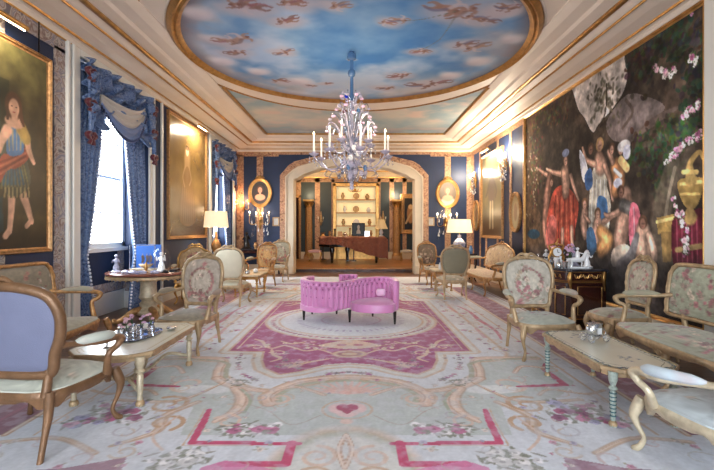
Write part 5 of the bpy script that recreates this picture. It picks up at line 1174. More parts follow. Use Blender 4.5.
for i, (x, y) in enumerate(((3.30, 7.08), (3.22, 6.44))):
    t = thing('flower_posy', 'posy of mauve flowers on the commode %s of the clock' % ('left', 'right')[i], 'flowers', (x, y, CZ))
    b = MB().lathe([(.03, 0), (.045, .05), (.02, .10), (.03, .13)], n=12); b.build('vase', M_porc, t); b = MB(); lf = MB()
    for k in range(14):
        a = rng.random()*6.28; rr = rng.uniform(0, .07); c = (math.cos(a)*rr, math.sin(a)*rr, rng.uniform(.17, .33)); lf.tube([(0, 0, .12), c], .003, 4)
        for j in range(4): b.ball((c[0]+rng.gauss(0, .01), c[1]+rng.gauss(0, .01), c[2]+rng.gauss(0, .008)), .014, 4)
    lf.build('stems', M_leaf, t); b.build('blossoms', M_mauve if i else M_palepink, t)

# side tables with lamps
def side_table(label, x, y, hx, hy, h, m=M_darkwood, top=M_marble):
    t = thing('side_table', label, 'table', (x, y, 0))
    MB().prism(clipped(hx, hy, .03), h-.03, h).build('tabletop', top, t, smooth=False, bevel=.006)
    b = MB(); b.box(-hx+.04, hx-.04, -hy+.04, hy-.04, h-.12, h-.03); b.build('apron', m, t, smooth=False, bevel=.006)
    for sx in (-1, 1):
        for sy in (-1, 1): MB().tube(catmull([(sx*(hx-.06), sy*(hy-.06), h-.1), (sx*(hx-.035), sy*(hy-.035), h-.22), (sx*(hx-.07), sy*(hy-.07), .14), (sx*(hx-.03), sy*(hy-.03), 0)], 4), [.035, .032, .016, .02], 8).build('leg', m, t)
    return t
def lamp(label, x, y, z, basep, bm, sr0, sr1, sz0, sz1, group=None):
    t = thing('table_lamp', label, 'lamp', (x, y, z))
    MB().lathe(basep, n=20).build('lamp_base', bm, t)
    MB().tube([(0, 0, basep[-1][1]-.01), (0, 0, sz1-.02)], .008, 8).build('stem', M_gold, t)
    n = 48; b = MB(); b.grid(lambda u, v: ((sr0+(sr1-sr0)*v)*(1+.008*math.cos(u*2*PI*n))*math.cos(2*PI*u), (sr0+(sr1-sr0)*v)*(1+.008*math.cos(u*2*PI*n))*math.sin(2*PI*u), sz0+(sz1-sz0)*v), 96, 4, True)
    b.build('lamp_shade', M_shade, t); MB().ball((0, 0, (sz0+sz1)/2), .035, 8).build('bulb', M_sbulb, t)
    return t
side_table('small gilt side table carrying the left lamp', -3.15, 9.75, .33, .30, .74, M_goldmat, M_silver)
lamp('table lamp with wide cream shade on the left by the golden portrait', -3.15, 9.75, .74, [(.09, 0), (.10, .02), (.05, .05), (.04, .10), (.10, .22), (.11, .30), (.06, .40), (.03, .44), (.03, .60)], M_goldmat, .27, .235, .70, 1.06)
side_table('dark side table carrying the right lamp in the corner', 2.84, 11.7, .40, .34, .74)
lamp('table lamp with lit shade and round painted base in right corner', 2.84, 11.7, .74, [(.09, 0), (.10, .03), (.06, .06), (.08, .10), (.16, .20), (.17, .28), (.11, .36), (.05, .41), (.05, .5)], M_bporc, .35, .29, .56, .92)
for i, (x, y, h) in enumerate(((3.1, 11.5, .22), (2.62, 11.5, .14), (2.74, 11.42, .10))):
    o = MB().lathe([(.04, 0), (.05, .02), (.055, h*.6), (.03, h*.8), (.04, h)], n=12).build('vase', (M_blueglass, M_porc, M_gold)[i], loc=(x, y, .74)); tag(o, ('blue glass vase right of the corner lamp', 'white vase left of the corner lamp', 'gilt cup in front of the corner lamp')[i], 'vase')
t = side_table('dark console table in the back left corner', -3.1, 13.0, .42, .22, .80)
figurine(-3.28, 13.02, .80, .52, M_bronze, 'dark bronze bust on the console in the back left corner', 'bronze_bust', 'sculpture', 9)
for i, (x, h) in enumerate(((-3.0, .2), (-2.84, .14))):
    o = MB().lathe([(.05, 0), (.03, .02), (.06, h*.6), (.03, h*.85), (.05, h)], n=12).build('vase', (M_goldmat, M_bporc)[i], loc=(x, 12.95, .80)); tag(o, ('gilt vase beside the bronze bust', 'painted vase at the right end of the back console')[i], 'vase')
def low_table(label, x, y, hx, hy, h, m):
    t = thing('low_table', label, 'table', (x, y, 0)); MB().prism(clipped(hx, hy, .05), h-.03, h).build('tabletop', M_silver, t, smooth=False, bevel=.006)
    b = MB(); b.box(-hx+.03, hx-.03, -hy+.03, hy-.03, h-.09, h-.03); b.build('apron', m, t, smooth=False)
    for sx in (-1, 1):
        for sy in (-1, 1): turned_leg(sx*(hx-.06), sy*(hy-.06), h-.05, t, m, .028)
    b = MB(); b.tube([(-hx+.06, -hy+.06, .1), (0, 0, .12), (hx-.06, hy-.06, .1)], .014, 6); b.tube([(hx-.06, -hy+.06, .1), (0, 0, .12), (-hx+.06, hy-.06, .1)], .014, 6); b.build('stretcher', m, t); return t
low_table('low gilt table between the ivory chair and the arch armchairs on the left', -2.22, 9.12, .28, .42, .46, M_gold)
low_table('low pale table between the two right hand chairs by the arch', 1.98, 9.88, .24, .30, .48, M_goldmat)
for i, (x, y) in enumerate(((-2.25, 9.0), (-2.15, 9.3))):
    o = MB().lathe([(.04, 0), (.06, .02), (.05, .06), (.02, .09)], n=12).build('bowl', (M_silverm, M_porc)[i], loc=(x, y, .46)); tag(o, ('silver bowl on the left low gilt table', 'white bowl on the left low gilt table')[i], 'bowl')
for i, (x, y) in enumerate(((1.95, 9.8), (2.04, 10.02))):
    o = MB().lathe([(.04, 0), (.05, .02), (.045, .10), (.02, .16)], n=12).build('jar', (M_porc, M_silverm)[i], loc=(x, y, .48)); tag(o, ('white jar on the right low pale table', 'silver jar on the right low pale table')[i], 'jar')
# ---------------------------------------------------------------- pink conversation sofa
t = thing('conversation_sofa', 'pink buttoned satin S-shaped conversation sofa in the centre of the carpet', 'sofa', (-.08, 6.62, 0))
def cpath(pts, n=10): return catmull([(x, y, 0) for x, y in pts], n)
spine = cpath([(-.60, .44), (-.71, .22), (-.70, -.06), (-.58, -.27), (-.36, -.33), (-.14, -.22), (.04, -.02), (.24, .16), (.46, .22), (.64, .12), (.70, -.10), (.68, -.30)], 12)
def wall_back(name, path, z0, ztop, th, tuft, parent):
    n = len(path); acc = [0]
    for i in range(1, n): acc.append(acc[-1]+(path[i]-path[i-1]).length)
    Ltot = acc[-1]
    def at(s):
        s *= Ltot; i = 0
        while i < n-2 and acc[i+1] < s: i += 1
        q = (s-acc[i])/(acc[i+1]-acc[i]+1e-9); p = path[i].lerp(path[i+1], min(max(q, 0), 1)); d = (path[i+1]-path[i]).normalized(); 
        if i+2 < n: d = d.lerp((path[i+2]-path[i+1]).normalized(), min(max(q, 0), 1)).normalized()
        return p, Vector((d.y, -d.x, 0))
    NU = int(Ltot/.009); NP = 110; du = .085; dz = .062
    def fn(u, v):
        p, nr = at(u); H = ztop(u)
        a = 2*PI*v       # section: superellipse, rolled out at the top
        c, s_ = math.cos(a), math.sin(a)
        zz = math.copysign(abs(s_)**.35, s_); xx = math.copysign(abs(c)**.6, c)
        z = z0+(H-z0)*(zz+1)/2; off = xx*th/2*(1+.35*max(0, zz)**2)
        lean = (z-z0)*.10
        row = (H-.05-z)/dz; dip = 0
        if abs(xx) > .3 and -.5 < row < 3.4:
            rr = round(row); cc = u*Ltot/du+(.5 if rr % 2 else 0); e = abs(cc-round(cc))*du; f = abs(row-rr)*dz
            dip = .034*math.exp(-(e*e+f*f)/(2*.014**2))
            g = abs(((u*Ltot/du+row*.5) % 1)-.5); g2 = abs(((u*Ltot/du-row*.5) % 1)-.5); dip += .013*(math.exp(-((.5-g)/.06)**2)+math.exp(-((.5-g2)/.06)**2))
        elif abs(xx) > .3 and row >= 3.4: dip = .016*(1-math.cos(2*PI*u*Ltot/du))*.8
        k = (1 if xx > 0 else -1)
        end = min(1, (min(u, 1-u)*Ltot/.03)**.5) if min(u, 1-u)*Ltot < .03 else 1
        q = p+nr*((off-k*dip)*max(end, .25)+ (.0))
        return (q.x, q.y, z)
    b = MB(); v = []
    for i in range(NU+1):
        for j in range(NP): v.append(fn(i/NU, j/NP))
    f = [(i*NP+j, (i+1)*NP+j, (i+1)*NP+(j+1) % NP, i*NP+(j+1) % NP) for i in range(NU) for j in range(NP)]
    f += [tuple(range(NP)), tuple(NU*NP+j for j in range(NP-1, -1, -1))]
    b.add(v, f); o = b.build(name, M_pink, parent)
    bt = MB()
    for i in range(int(Ltot/du)+1):
        for rr in range(4):
            s = (i-(.5 if rr % 2 else 0))*du/Ltot
            if .02 < s < .98:
                p, nr = at(s); z = ztop(s)-.05-rr*dz
                for k in (-1, 1): bt.ball(tuple(p+nr*k*(th/2*1.05-.016)+Vector((0, 0, z))), .009, 4)
    bt.build('button', mat('deep_pink_button', (.56, .24, .45), .5), o); o.children[0]['kind'] = 'stuff'
    return o
wall_back('backrest', spine, .20, lambda u: .635+.015*math.sin(u*PI*3), .085, True, t)
wall_back('backrest', cpath([(-.18, .40), (-.02, .46), (.12, .42)], 10), .30, lambda u: .66, .07, True, t)
def seatpad(name, pts, z0, z1):
    ol = [(q.x, q.y) for q in catmull([(x, y, 0) for x, y in pts], 8, True)]
    pad(name, ol, lambda a, b_, h: (a, b_, z1-.05+h), z1-.05-z0, .05, M_pink, None, t, power=4)
seatpad('seat', [(.02, -.10), (.10, -.34), (.34, -.46), (.60, -.42), (.68, -.26), (.68, .0), (.55, .20), (.28, .16)], .19, .345)
seatpad('seat', [(-.02, .10), (-.10, .36), (-.34, .46), (-.60, .46), (-.75, .2), (-.75, -.08), (-.58, -.34), (-.30, -.36)], .185, .30)
for x, y in ((-.70, -.06), (.66, -.36), (.0, -.22), (-.22, .40), (.36, .20), (-.62, .40)):
    MB().tube([(x, y, .20), (x, y, .12), (x, y, 0)], [.026, .022, .013], 8).build('leg', M_black, t)
for k in range(2):
    b = MB(); sq = 4
    def fc(u, v):
        a = 2*PI*u; pz = -PI/2+PI*v; c = math.cos(pz); x = math.copysign(abs(math.cos(a))**.6, math.cos(a))*abs(c)**.5; z = math.copysign(abs(math.sin(a))**.6, math.sin(a))*abs(c)**.5
        return (x*.075, math.sin(pz)*.035, z*.06)
    b.grid(fc, 28, 10, True)
    if k == 0: o = b.build('cushion', M_palepink, loc=(.40, 6.69, .415)); o.rotation_euler = (.35, 0, -.1); tag(o, 'small pale pink cushion on the pink conversation sofa', 'cushion')

# ---------------------------------------------------------------- chandelier
t = thing('chandelier', 'large lilac and clear glass chandelier hanging from the painted ceiling', 'chandelier', (-.05, RC, 2.06)); rng = random.Random(14)
b = MB(); b.lathe([(.02, .0), (.035, .03), (.02, .06), (.055, .12), (.065, .17), (.03, .22), (.08, .28), (.09, .34), (.04, .40), (.028, .5), (.07, .56), (.08, .62), (.035, .68), (.025, .82), (.045, .88), (.03, .94), (.022, 1.3)], n=20); b.build('glass_column', M_lilac, t)
b = MB(); b.lathe([(.022, 1.3), (.04, 1.33), (.04, 1.38), (.026, 1.40), (.025, 1.66), (.05, 1.68), (.06, 1.72), (.05, 1.76), (.026, 1.78), (.026, 1.92), (.065, 1.94), (.07, 1.98), (.06, 2.02), (.036, 2.04), (.03, 2.06)], n=16); b.build('stem', M_blueglass, t)
MB().lathe([(.012, 2.05), (.012, 2.07)], n=8).build('hook', M_blueglass, t)
def arm(a, R, zc, zr, cz):
    c, s_ = math.cos(a), math.sin(a); P_ = lambda r_, z: (c*r_, s_*r_, z)
    o = MB().tube(catmull([P_(.06, zc), P_(R*.35, zc-.13), P_(R*.65, zc-.15), P_(R*.92, zc-.03), P_(R, zr)], 6), [.013, .011, .010, .010, .009], 8).build('arm', M_lilac, t)
    b = MB(); b.tube(catmull([P_(R*.25, zc-.09), P_(R*.35, zc+.03), P_(R*.5, zc+.05), P_(R*.5, zc-.02)], 4), [.012, .012, .008, .005], 6); b.tube(catmull([P_(R*.62, zc-.15), P_(R*.72, zc-.24), P_(R*.6, zc-.28)], 4), [.012, .01, .005], 6); b.build('scroll', M_glass, o)
    b = MB(); b.lathe([(.012, zr-.01), (.05, zr+.005), (.075, zr+.03), (.078, zr+.035), (.04, zr+.018), (.02, zr+.02), (.026, zr+.06), (.014, zr+.065)], P_(R, 0), 12)
    b.build('drip_pan', M_lilac, o)
    for k in range(4):
        aa = PI/2*k; x, y = c*R+.068*math.cos(aa), s_*R+.068*math.sin(aa); dr = MB(); 
        for q, h in enumerate((.03, .06, .10)): dr.ball((x, y, zr+.01-h), .008+.004*q, 5)
        dr.build('glass_drop', M_glass, o)
    cd = MB().lathe([(.014, 0), (.014, cz), (.006, cz+.005)], P_(R, zr+.055), 10).build('candle', M_candle, t)
    MB().lathe([(.004, 0), (.013, .012), (.011, .028), (.002, .05)], P_(R, zr+.06+cz), 8).build('bulb', M_flame, cd)
for k in range(8): arm(2*PI*k/8+.22, .58, .40, .44, .25)
for k in range(5): arm(2*PI*k/5+.5, .34, .66, .62, .20)
for ring_, (N, R, z, h, rad) in enumerate(((10, .30, .50, .42, .014), (10, .23, .70, .42, .011), (9, .17, .88, .38, .009), (8, .12, 1.08, .34, .008))):
    for k in range(N):
        a = 2*PI*k/N+ring_*.4; c, s_ = math.cos(a), math.sin(a); q = rng.uniform(.85, 1.15)
        b = MB(); b.tube(catmull([(c*.05, s_*.05, z), (c*R*.5*q, s_*R*.5*q, z+h*.4), (c*R*.8*q, s_*R*.8*q, z+h*.85), (c*R*1.2*q, s_*R*1.2*q, z+h), (c*R*1.35*q, s_*R*1.35*q, z+h*.8)], 5), [rad*.8, rad, rad, rad*.8, rad*.4], 6)
        o = b.build('glass_frond', M_glass if k % 3 else M_lilac, t)
        fl = MB(); P0 = Vector((c*R*1.35*q, s_*R*1.35*q, z+h*.8))
        for j in range(5): aa = 2*PI*j/5; fl.ball(tuple(P0+Vector((math.cos(aa)*.018, math.sin(aa)*.018, 0))), .013, 4, sz=1.3)
        fl.build('glass_flower', M_palepink if k % 2 else M_lilac, o)
for k in range(44):
    a = rng.uniform(0, 2*PI); z = rng.uniform(.12, 1.0); R = rng.uniform(.06, .30)*(1-.5*z*z); b = MB()
    for j in range(6): aa = 2*PI*j/6; b.ball((math.cos(a)*R+.03*math.cos(aa)*abs(math.sin(a)+.2), math.sin(a)*R, z+.03*math.sin(aa)), .018, 5)
    b.ball((math.cos(a)*R, math.sin(a)*R, z), .016, 5)
    b.build('glass_blossom', rng.choice((M_lilac, M_glass, M_porc, M_blueglass, M_lilac)), t)
for k in range(10):
    a = 2*PI*k/10; b = MB(); R = .16 if k % 2 else .09
    for q in range(5): b.ball((math.cos(a)*R*(1-q*.08), math.sin(a)*R*(1-q*.08), .22-.035*q), .009+.002*q, 5)
    b.build('glass_drop', M_glass, t)
MB().ball((0, 0, -.03), .035, 8).build('finial', M_lilac, t)
for (x, y, z, m_) in ((-.08, -.04, 1.36, mat('cobalt_glass', (.10, .18, .75), .12)), (-.11, -.08, 1.12, M_ruby), (.10, -.06, 1.14, M_blueglass)): MB().ball((x, y, z), .032, 8).build('glass_ball', m_, t)

# ---------------------------------------------------------------- curtains
def drape(parent, m, y0, y1, z0, z1, x, tie=None, folds=6, amp=.035, inner=1):
    """hanging panel between y0 and y1; tie=(z, factor): narrows towards outer edge"""
    def fn(u, v):
        z = z0+(z1-z0)*v; w = 1.0
        if tie:
            tz, k = tie; d = (z-tz); w = k+(1-k)*min(1, abs(d)/(z1-tz) if d > 0 else abs(d)/(tz-z0)*.35)**.8
        y = y0+(y1-y0)*u*w
        return (x+amp*math.sin(2*PI*folds*u+.6*math.sin(v*4))*(.6+.4*v)+.01*math.sin(17*u+5*v), y, z)
    return MB().grid(fn, 90, 30)
def window_drapery(a, c, lab):
    X = XL+.03; w = c-a
    t = thing('curtains', lab, 'curtains', (X, (a+c)/2, 0)); hw = w/2
    drape(t, M_curt, -hw+.01, -hw+.76, .03, 3.68, -.10, (1.0, .36)).build('curtain_panel', M_curt, t, solid=.008)
    drape(t, M_curt, hw-.01, hw-.76, .03, 3.68, -.10, (1.0, .42)).build('curtain_panel', M_curt, t, solid=.008)
    for s, wd, tie in ((-1, .75, .36), (1, .75, .42)):
        b = MB(); 
        for k in range(70):
            v = k/69; z = .03+3.65*v; d = z-1.0; q = tie+(1-tie)*min(1, abs(d)/2.68 if d > 0 else abs(d)/.97*.35)**.8
            b.ball((-.085, s*(hw-.01)-s*wd*q, z), .020, 4)
        o = b.build('braid', M_beads, t)
    # gathered blue valance, three swags of stacked folds
    def val(u, v):
        y = -hw+.01+(w-.02)*u; seg = (u*3) % 1; cat = math.sin(PI*seg); z = 3.70-(.55+.20*cat)*v*(1+.25*abs(2*u-1))-.05*cat*math.sin(v*20)
        return (.045+.075*math.sin(v*22+4*cat)+.045*math.sin(u*36)*(1-cat*.6)+.06*v, y, z)
    MB().grid(val, 100, 60).build('valance', M_curt, t, solid=.006)
    # beige swag hanging lower, with tassel fringe
    def swag(u, v):
        y = (-.52+1.04*u)*hw*1.25-.06; cat = 4*u*(1-u); z = 3.30+.14*u-.42*cat*(.30+.70*v)-.16*v
        return (.10+.10*cat*(1-.3*v)+.018*math.sin(v*26), y, z)
    MB().grid(swag, 50, 44).build('swag', M_lining, t, solid=.006)
    def swag2(u, v):
        x, y, z = swag(u, .62+.38*v); return (x+.012, y, z-.008)
    MB().grid(swag2, 50, 10).build('swag_border', mat('pale_blue_silk', (.42, .50, .66), .5), t, solid=.004)
    b = MB()
    for k in range(34):
        x, y, z = swag(k/33, 1); b.lathe([(.004, 0), (.014, -.02), (.018, -.055), (.004, -.06)], (x+.01, y, z), 6)
    o = b.build('tassel_fringe', M_fringe, t); o['kind'] = 'stuff'
    for s in (-1, 1):
        # blue tails beside the swag
        def tail(u, v, s=s): y = s*(hw-.02-.30*u*(1-.5*v)); return (.08+.03*math.sin(u*20)+.02*v, y, 3.62-(1.0-.35*u)*v)
        MB().grid(tail, 30, 20).build('tail', M_curt, t, solid=.006)
        for z in (3.50, 3.08, 2.64):
            b = MB(); y = s*(hw-.06)
            for q in (-1, 1): b.tube(catmull([(.10, y, z), (.12, y+q*.04, z+.05), (.11, y+q*.085, z+.02), (.11, y+q*.04, z-.02), (.10, y, z)], 4), [.012, .03, .036, .03, .012], 6); b.tube([(.11, y, z), (.12, y+q*.03, z-.06), (.11, y+q*.045, z-.10)], [.012, .024, .028], 6)
            b.ball((.12, y, z), .028, 6); b.build('bow', M_red, t)
window_drapery(*WIN[0], 'blue damask curtains with beige swag and red bows on the nearer left window')
window_drapery(*WIN[1], 'blue damask curtains with swag on the farther left window near the corner')
# radiator in the window recess
t = thing('radiator', 'white column radiator standing in the nearer window recess', 'radiator', (-4.06, 6.10, 0))
for k in range(9): b = MB(); b.tube([(0, -.24+.06*k, .06), (0, -.24+.06*k, .78)], .027, 8, fl=1); b.build('radiator_column', M_white, t)
MB().box(-.03, .03, -.27, .27, .74, .80).build('top_rail', M_white, t, smooth=False, bevel=.01); MB().box(-.03, .03, -.27, .27, 0, .09).build('foot', M_white, t, smooth=False, bevel=.01)

# ---------------------------------------------------------------- wall lights
def sconce(name, label, wall, a, z, s, n, power, col, crystals=True, group=None, m=M_gold, shade=None):
    t = thing(name, label, 'wall light', wloc(wall, a, z), 0, group); mp = wmap(wall); rng = random.Random(int(a*10)+3)
    b = MB(); v = []
    b.ball(mp(0, 0, .045), .05*s, 8); b.tube(catmull([mp(0, -.22*s, .04), mp(0, 0, .05), mp(0, .26*s, .04)], 4), [.015, .04*s, .01], 6); b.build('wall_plate', m, t)
    lights = []
    for k in range(n):
        q = (k-(n-1)/2); x = q*.34*s/max(1, n-1)*1.3; zz = .05*s+.03*abs(q); d = .20 if n % 2 and q == 0 else .15
        o = MB().tube(catmull([mp(0, -.03, .05), mp(x*.6, -.12*s, d*.8), mp(x, -.08*s, d), mp(x, zz, d)], 4), .009, 6).build('arm', m, t)
        MB().lathe([(.01, 0), (.035, .01), (.03, .014), (.011, .016), (.011, .08)], mp(x, zz, d), 10).build('candle', M_candle, o)
        if shade: 
            MB().lathe([(.055, .07), (.038, .15)], mp(x, zz, d), 14).build('shade', shade, o)
        MB().lathe([(.004, 0), (.017, .018), (.014, .035), (.003, .06)], mp(x, zz+.08, d), 8).build('bulb', M_sbulb, o)
        lights.append((x, zz+.11, d))
    if crystals:
        for k in range(30):
            x = rng.uniform(-.2, .2)*s; zz = rng.uniform(-.34, .30)*s; b = MB()
            for q in range(4): b.ball(mp(x, zz-.03*q, .08+rng.uniform(0, .07)), .012+.003*q, 5)
            b.build('crystal_drop', M_glass if k % 3 else M_porc, t)
    li = bpy.data.lights.new('wall_glow', 'POINT'); li.energy = power; li.color = col; li.shadow_soft_size = .06
    lo = bpy.data.objects.new('wall_glow', li); COL.objects.link(lo); lo.location = Vector(wloc(wall, a, z))+Vector(mp(0, .22*s, .27)); 
    return t
warm = (1, .70, .42)
M_orsh = mat('orange_lit_shade', (.95, .50, .30), .8, emit=(1, .42, .20), estr=1.8)
sconce('wall_sconce', 'wall sconce with small orange shades in the back left corner', 'B', -3.46, 2.10, .8, 2, 30, (1, .52, .26), False, shade=M_orsh)
sconce('crystal_sconce', 'crystal wall sconce under the left oval portrait', 'B', -2.95, 1.70, 1.35, 4, 7, warm)
sconce('crystal_sconce', 'crystal wall sconce under the right oval portrait', 'B', 2.84, 1.64, 1.35, 4, 7, warm)
sconce('wall_sconce', 'bright wall sconce nearest the tapestry on the right wall', 'R', 10.30, 2.98, 1.0, 3, 140, (1, .82, .60))
sconce('wall_sconce', 'bright wall sconce in the back right corner of the right wall', 'R', 12.9, 2.86, 1.0, 3, 65, (1, .82, .60))
def picture_light(label, wall, a, z, w, power, out=.22):
    t = thing('picture_light', label, 'picture light', wloc(wall, a, z)); mp = wmap(wall)
    MB().tube([mp(-w/2, 0, out), mp(w/2, 0, out)], .028, 10).build('lamp_tube', M_gold, t)
    MB().tube([mp(-w/2+.02, -.022, out-.012), mp(w/2-.02, -.022, out-.012)], .014, 8).build('bulb', M_sbulb2, t)
    MB().tube(catmull([mp(0, 0, out), mp(0, .05, out*.6), mp(0, 0, .05)], 4), .009, 6).build('bracket', M_gold, t)
    li = bpy.data.lights.new('picture_glow', 'AREA'); li.shape = 'RECTANGLE'; li.size = w; li.size_y = .05; li.energy = power; li.color = (1, .84, .62)
    lo = bpy.data.objects.new('picture_glow', li); COL.objects.link(lo); p0 = Vector(wloc(wall, a, z))+Vector(mp(0, -.035, out)); lo.location = p0
    d = Vector(mp(0, -1.0, -.45)).normalized(); q = d.to_track_quat('-Z', 'Y'); 
    ax = Vector(mp(1, 0, 0)).normalized(); zax = -d; yax = zax.cross(ax); M = Matrix((ax, yax, zax)).transposed(); lo.rotation_euler = M.to_euler()
M_sbulb2 = mat('tube_bulb', (1, .95, .85), .4, emit=(1, .88, .66), estr=12)
picture_light('brass picture light above the portrait of the lady', 'L', 4.30, 3.52, .50, 16)
picture_light('brass picture light above the golden portrait', 'L', 9.75, 3.80-.10, .55, 80, .25)
picture_light('brass picture light above the tall portrait on the right wall', 'R', 11.45, 3.50, .55, 60)
# chain that holds the lady's portrait
o = MB().tube([(XL+.03, 4.98, 3.44), (XL+.03, 4.98, 3.80)], .008, 6).build('picture_chain', M_bronze); tag(o, 'dark chain above the portrait of the lady', 'chain')

# ---------------------------------------------------------------- far room contents
fxx = lambda px, y: (px-355)*y/430
t = thing('grand_piano', 'black grand piano beyond the arch mostly hidden by a red shawl', 'piano', (0, 16.3, ZF))
ol = [(-1.18, -.50), (1.0, -.50), (1.12, -.2), (1.05, .25), (.6, .5), (.1, .62), (-.4, .95), (-1.18, .98)]
MB().prism([(q.x, q.y) for q in catmull([(x, y, 0) for x, y in ol], 5, True)], .62, .92).build('case', M_black, t, bevel=.015)
MB().prism([(q.x*1.02, q.y*1.02) for q in catmull([(x, y, 0) for x, y in ol], 5, True)], .925, .955).build('lid', M_black, t, bevel=.006)
for x, y in ((-.86, -.2), (.8, -.2), (-.3, .6)): MB().lathe([(.03, 0), (.05, .05), (.045, .1), (.07, .35), (.10, .5), (.08, .55), (.11, .62)], (x, y, 0), 12).build('leg', M_black, t)
b = MB(); b.box(-.35, .05, -.3, -.26, .08, .12); b.tube([(-.25, -.2, .62), (-.25, -.28, .1)], .02, 6); b.tube([(-.05, -.2, .62), (-.05, -.28, .1)], .02, 6); b.build('pedal_lyre', M_black, t)
def sh(u, v):
    x = -1.30+2.5*u; w = .62; yy = -.55; s = 1.3*v
    hang = .26+.80*max(0, (u-.30))**.9*1.0-.35*max(0, u-.86)*2
    if v < .5: y = .7-(1.44)*v/.5; z = .975+.01*math.sin(20*u+9*v)
    else: y = -.74-.02*math.sin(u*50)-.05*math.sin(9*u+5*v)*(v-.5); z = .975-hang*(v-.5)/.5*2*.5-.0
    if u > .97: z -= .3*(u-.97)*33*.3; 
    return (x, y, z+.012*math.sin(33*u+6*v))
m_sh = pattern('red_shawl', [(.32, (.40, .18, .14)), (.46, (.62, .38, .28)), (.52, (.34, .13, .11)), (.62, (.64, .44, .33)), (.70, (.42, .18, .15))], 8, 3, .85)
MB().grid(sh, 90, 40).build('shawl', m_sh, None, solid=.012)
o = bpy.data.objects['shawl']; o.location = (0, 16.3, ZF); tag(o, 'red patterned shawl draped over the piano', 'shawl')
b = MB()
def corner(u, v): x = .50+.68*u-.1*v*u; return (x, -.64-.03*math.sin(12*u), .82-.50*v*(1-abs(u-.62)*1.3)+.02*math.sin(9*u))
zt = ZF+1.003
t = thing('table_lamp', 'cream pleated lamp standing on the right of the piano', 'lamp', (fxx(381, 16.4), 16.3, zt))
MB().lathe([(.08, 0), (.09, .02), (.04, .05), (.08, .14), (.05, .24), (.015, .28), (.015, .34)], n=14).build('lamp_base', M_porc, t)
b = MB(); b.grid(lambda u, v: ((.25-.13*v**.8)*(1+.03*math.cos(24*2*PI*u))*math.cos(2*PI*u), (.25-.13*v**.8)*(1+.03*math.cos(24*2*PI*u))*math.sin(2*PI*u), .28+.36*v), 96, 5, True); b.build('lamp_shade', M_shade2, t)
MB().lathe([(.01, .6), (.02, .66), (.01, .72)], n=8).build('finial', M_gold, t)
t = thing('photograph_frame', 'dark framed photograph standing on the piano', 'photo frame', (fxx(358.5, 16.2), 16.35, zt))
b = MB(); 
for q in ((-.25, .25, 0, .05), (-.25, .25, .46, .51), (-.25, -.2, 0, .51), (.2, .25, 0, .51)): b.box(q[0], q[1], -.02, .02, q[2], q[3])
b.tube([(0, .02, .35), (0, .16, 0)], .012, 6); b.build('frame', M_bronze, t, smooth=False)
b = MB(); b.box(-.2, .2, -.008, 0, .05, .46); b.build('mount', M_teal, t, smooth=False); b = MB(); b.lathe([(.08, .1), (.07, .2), (.03, .27), (.05, .33), (.04, .40), (.01, .43)], n=10, sy=.1, c=(0, -.012, 0)); b.build('photo_figure', M_lining, t)
rng = random.Random(4)
for i, px in enumerate((330, 335, 340, 345, 350, 367, 371)):
    h = rng.uniform(.16, .34); k = ('vase', 'candlestick', 'photograph_frame')[i % 3]
    if i % 3 == 2: b = MB(); b.box(-.09, .09, -.01, .01, 0, h)
    else: b = MB().lathe([(.06, 0), (.03, .03), (.06 if i % 3 == 0 else .02, h*.5), (.03, h*.8), (.05, h)], n=10)
    o = b.build(k, rng.choice((M_goldmat, M_bronze, M_silverm)), smooth=(i % 3 != 2), loc=(fxx(px, 16.3), 16.15+.1*(i % 2), zt)); tag(o, 'small %s on the piano, %s' % (k.replace('_', ' '), ('leftmost of the row', 'second from left', 'third from left', 'fourth from left', 'just left of the large photograph', 'just right of the large photograph', 'between photograph and lamp')[i]), k.replace('_', ' '))
for px, py, lab in ((321, 219, 'small gilt wall bracket light left of the lit shelves'), (383, 219, 'small gilt wall bracket light right of the lit shelves')):
    t = thing('bracket_light', lab, 'wall light', (fx(px), Y2, fz(py))); b = MB(); b.tube(catmull([(0, -.03, -.30), (0, -.09, -.1), (0, -.07, .12), (0, -.04, .34)], 4), [.01, .07, .05, .01], 8)
    for s in (-1, 1): b.tube(catmull([(0, -.06, -.08), (s*.08, -.14, -.12), (s*.11, -.14, 0)], 4), .012, 5)
    b.build('bracket', M_gilt, t); b = MB()
    for s in (-1, 1): b.lathe([(.016, 0), (.016, .08), (.004, .11)], (s*.11, -.14, 0), 8)
    b.build('candles', M_candle, t)
def stool(label, x, y, m):
    t = thing('stool', label, 'stool', (x, y, ZF)); pad('seat', [(.26*math.copysign(abs(math.cos(a))**.4, math.cos(a)), .2*math.copysign(abs(math.sin(a))**.4, math.sin(a))) for a in [2*PI*k/32 for k in range(32)]], lambda a, b_, h: (a, b_, .42+h), .06, .05, m, None, t)
    for sx in (-1, 1):
        for sy in (-1, 1): MB().tube(catmull([(sx*.22, sy*.16, .38), (sx*.24, sy*.18, .25), (sx*.2, sy*.15, .1), (sx*.23, sy*.18, 0)], 4), [.03, .022, .015, .018], 6).build('leg', M_gold, t)
    b = MB(); b.box(-.24, .24, -.18, .18, .33, .38); b.build('seat_rail', M_gold, t, bevel=.01, smooth=False)
stool('gilt stool with rose seat beyond the arch on the left', fxx(315, 17.0), 17.0, M_rose); stool('gilt stool with pale seat beyond the arch on the right', fxx(407, 17.0), 17.0, M_lining)
t = thing('side_table', 'dark side table with flowers beside the piano on the left', 'table', (fxx(323, 17.6), 17.6, ZF)); MB().lathe([(.05, 0), (.2, .02), (.03, .08), (.03, .7), (.28, .74), (.28, .77)], n=16).build('pedestal', M_darkwood, t)
o = MB().lathe([(.06, 0), (.04, .03), (.12, .18), (.05, .3), (.08, .36)], n=14).build('vase', M_goldmat, loc=(fxx(323, 17.6), 17.6, ZF+.77)); tag(o, 'gilt vase on the side table left of the piano', 'vase')
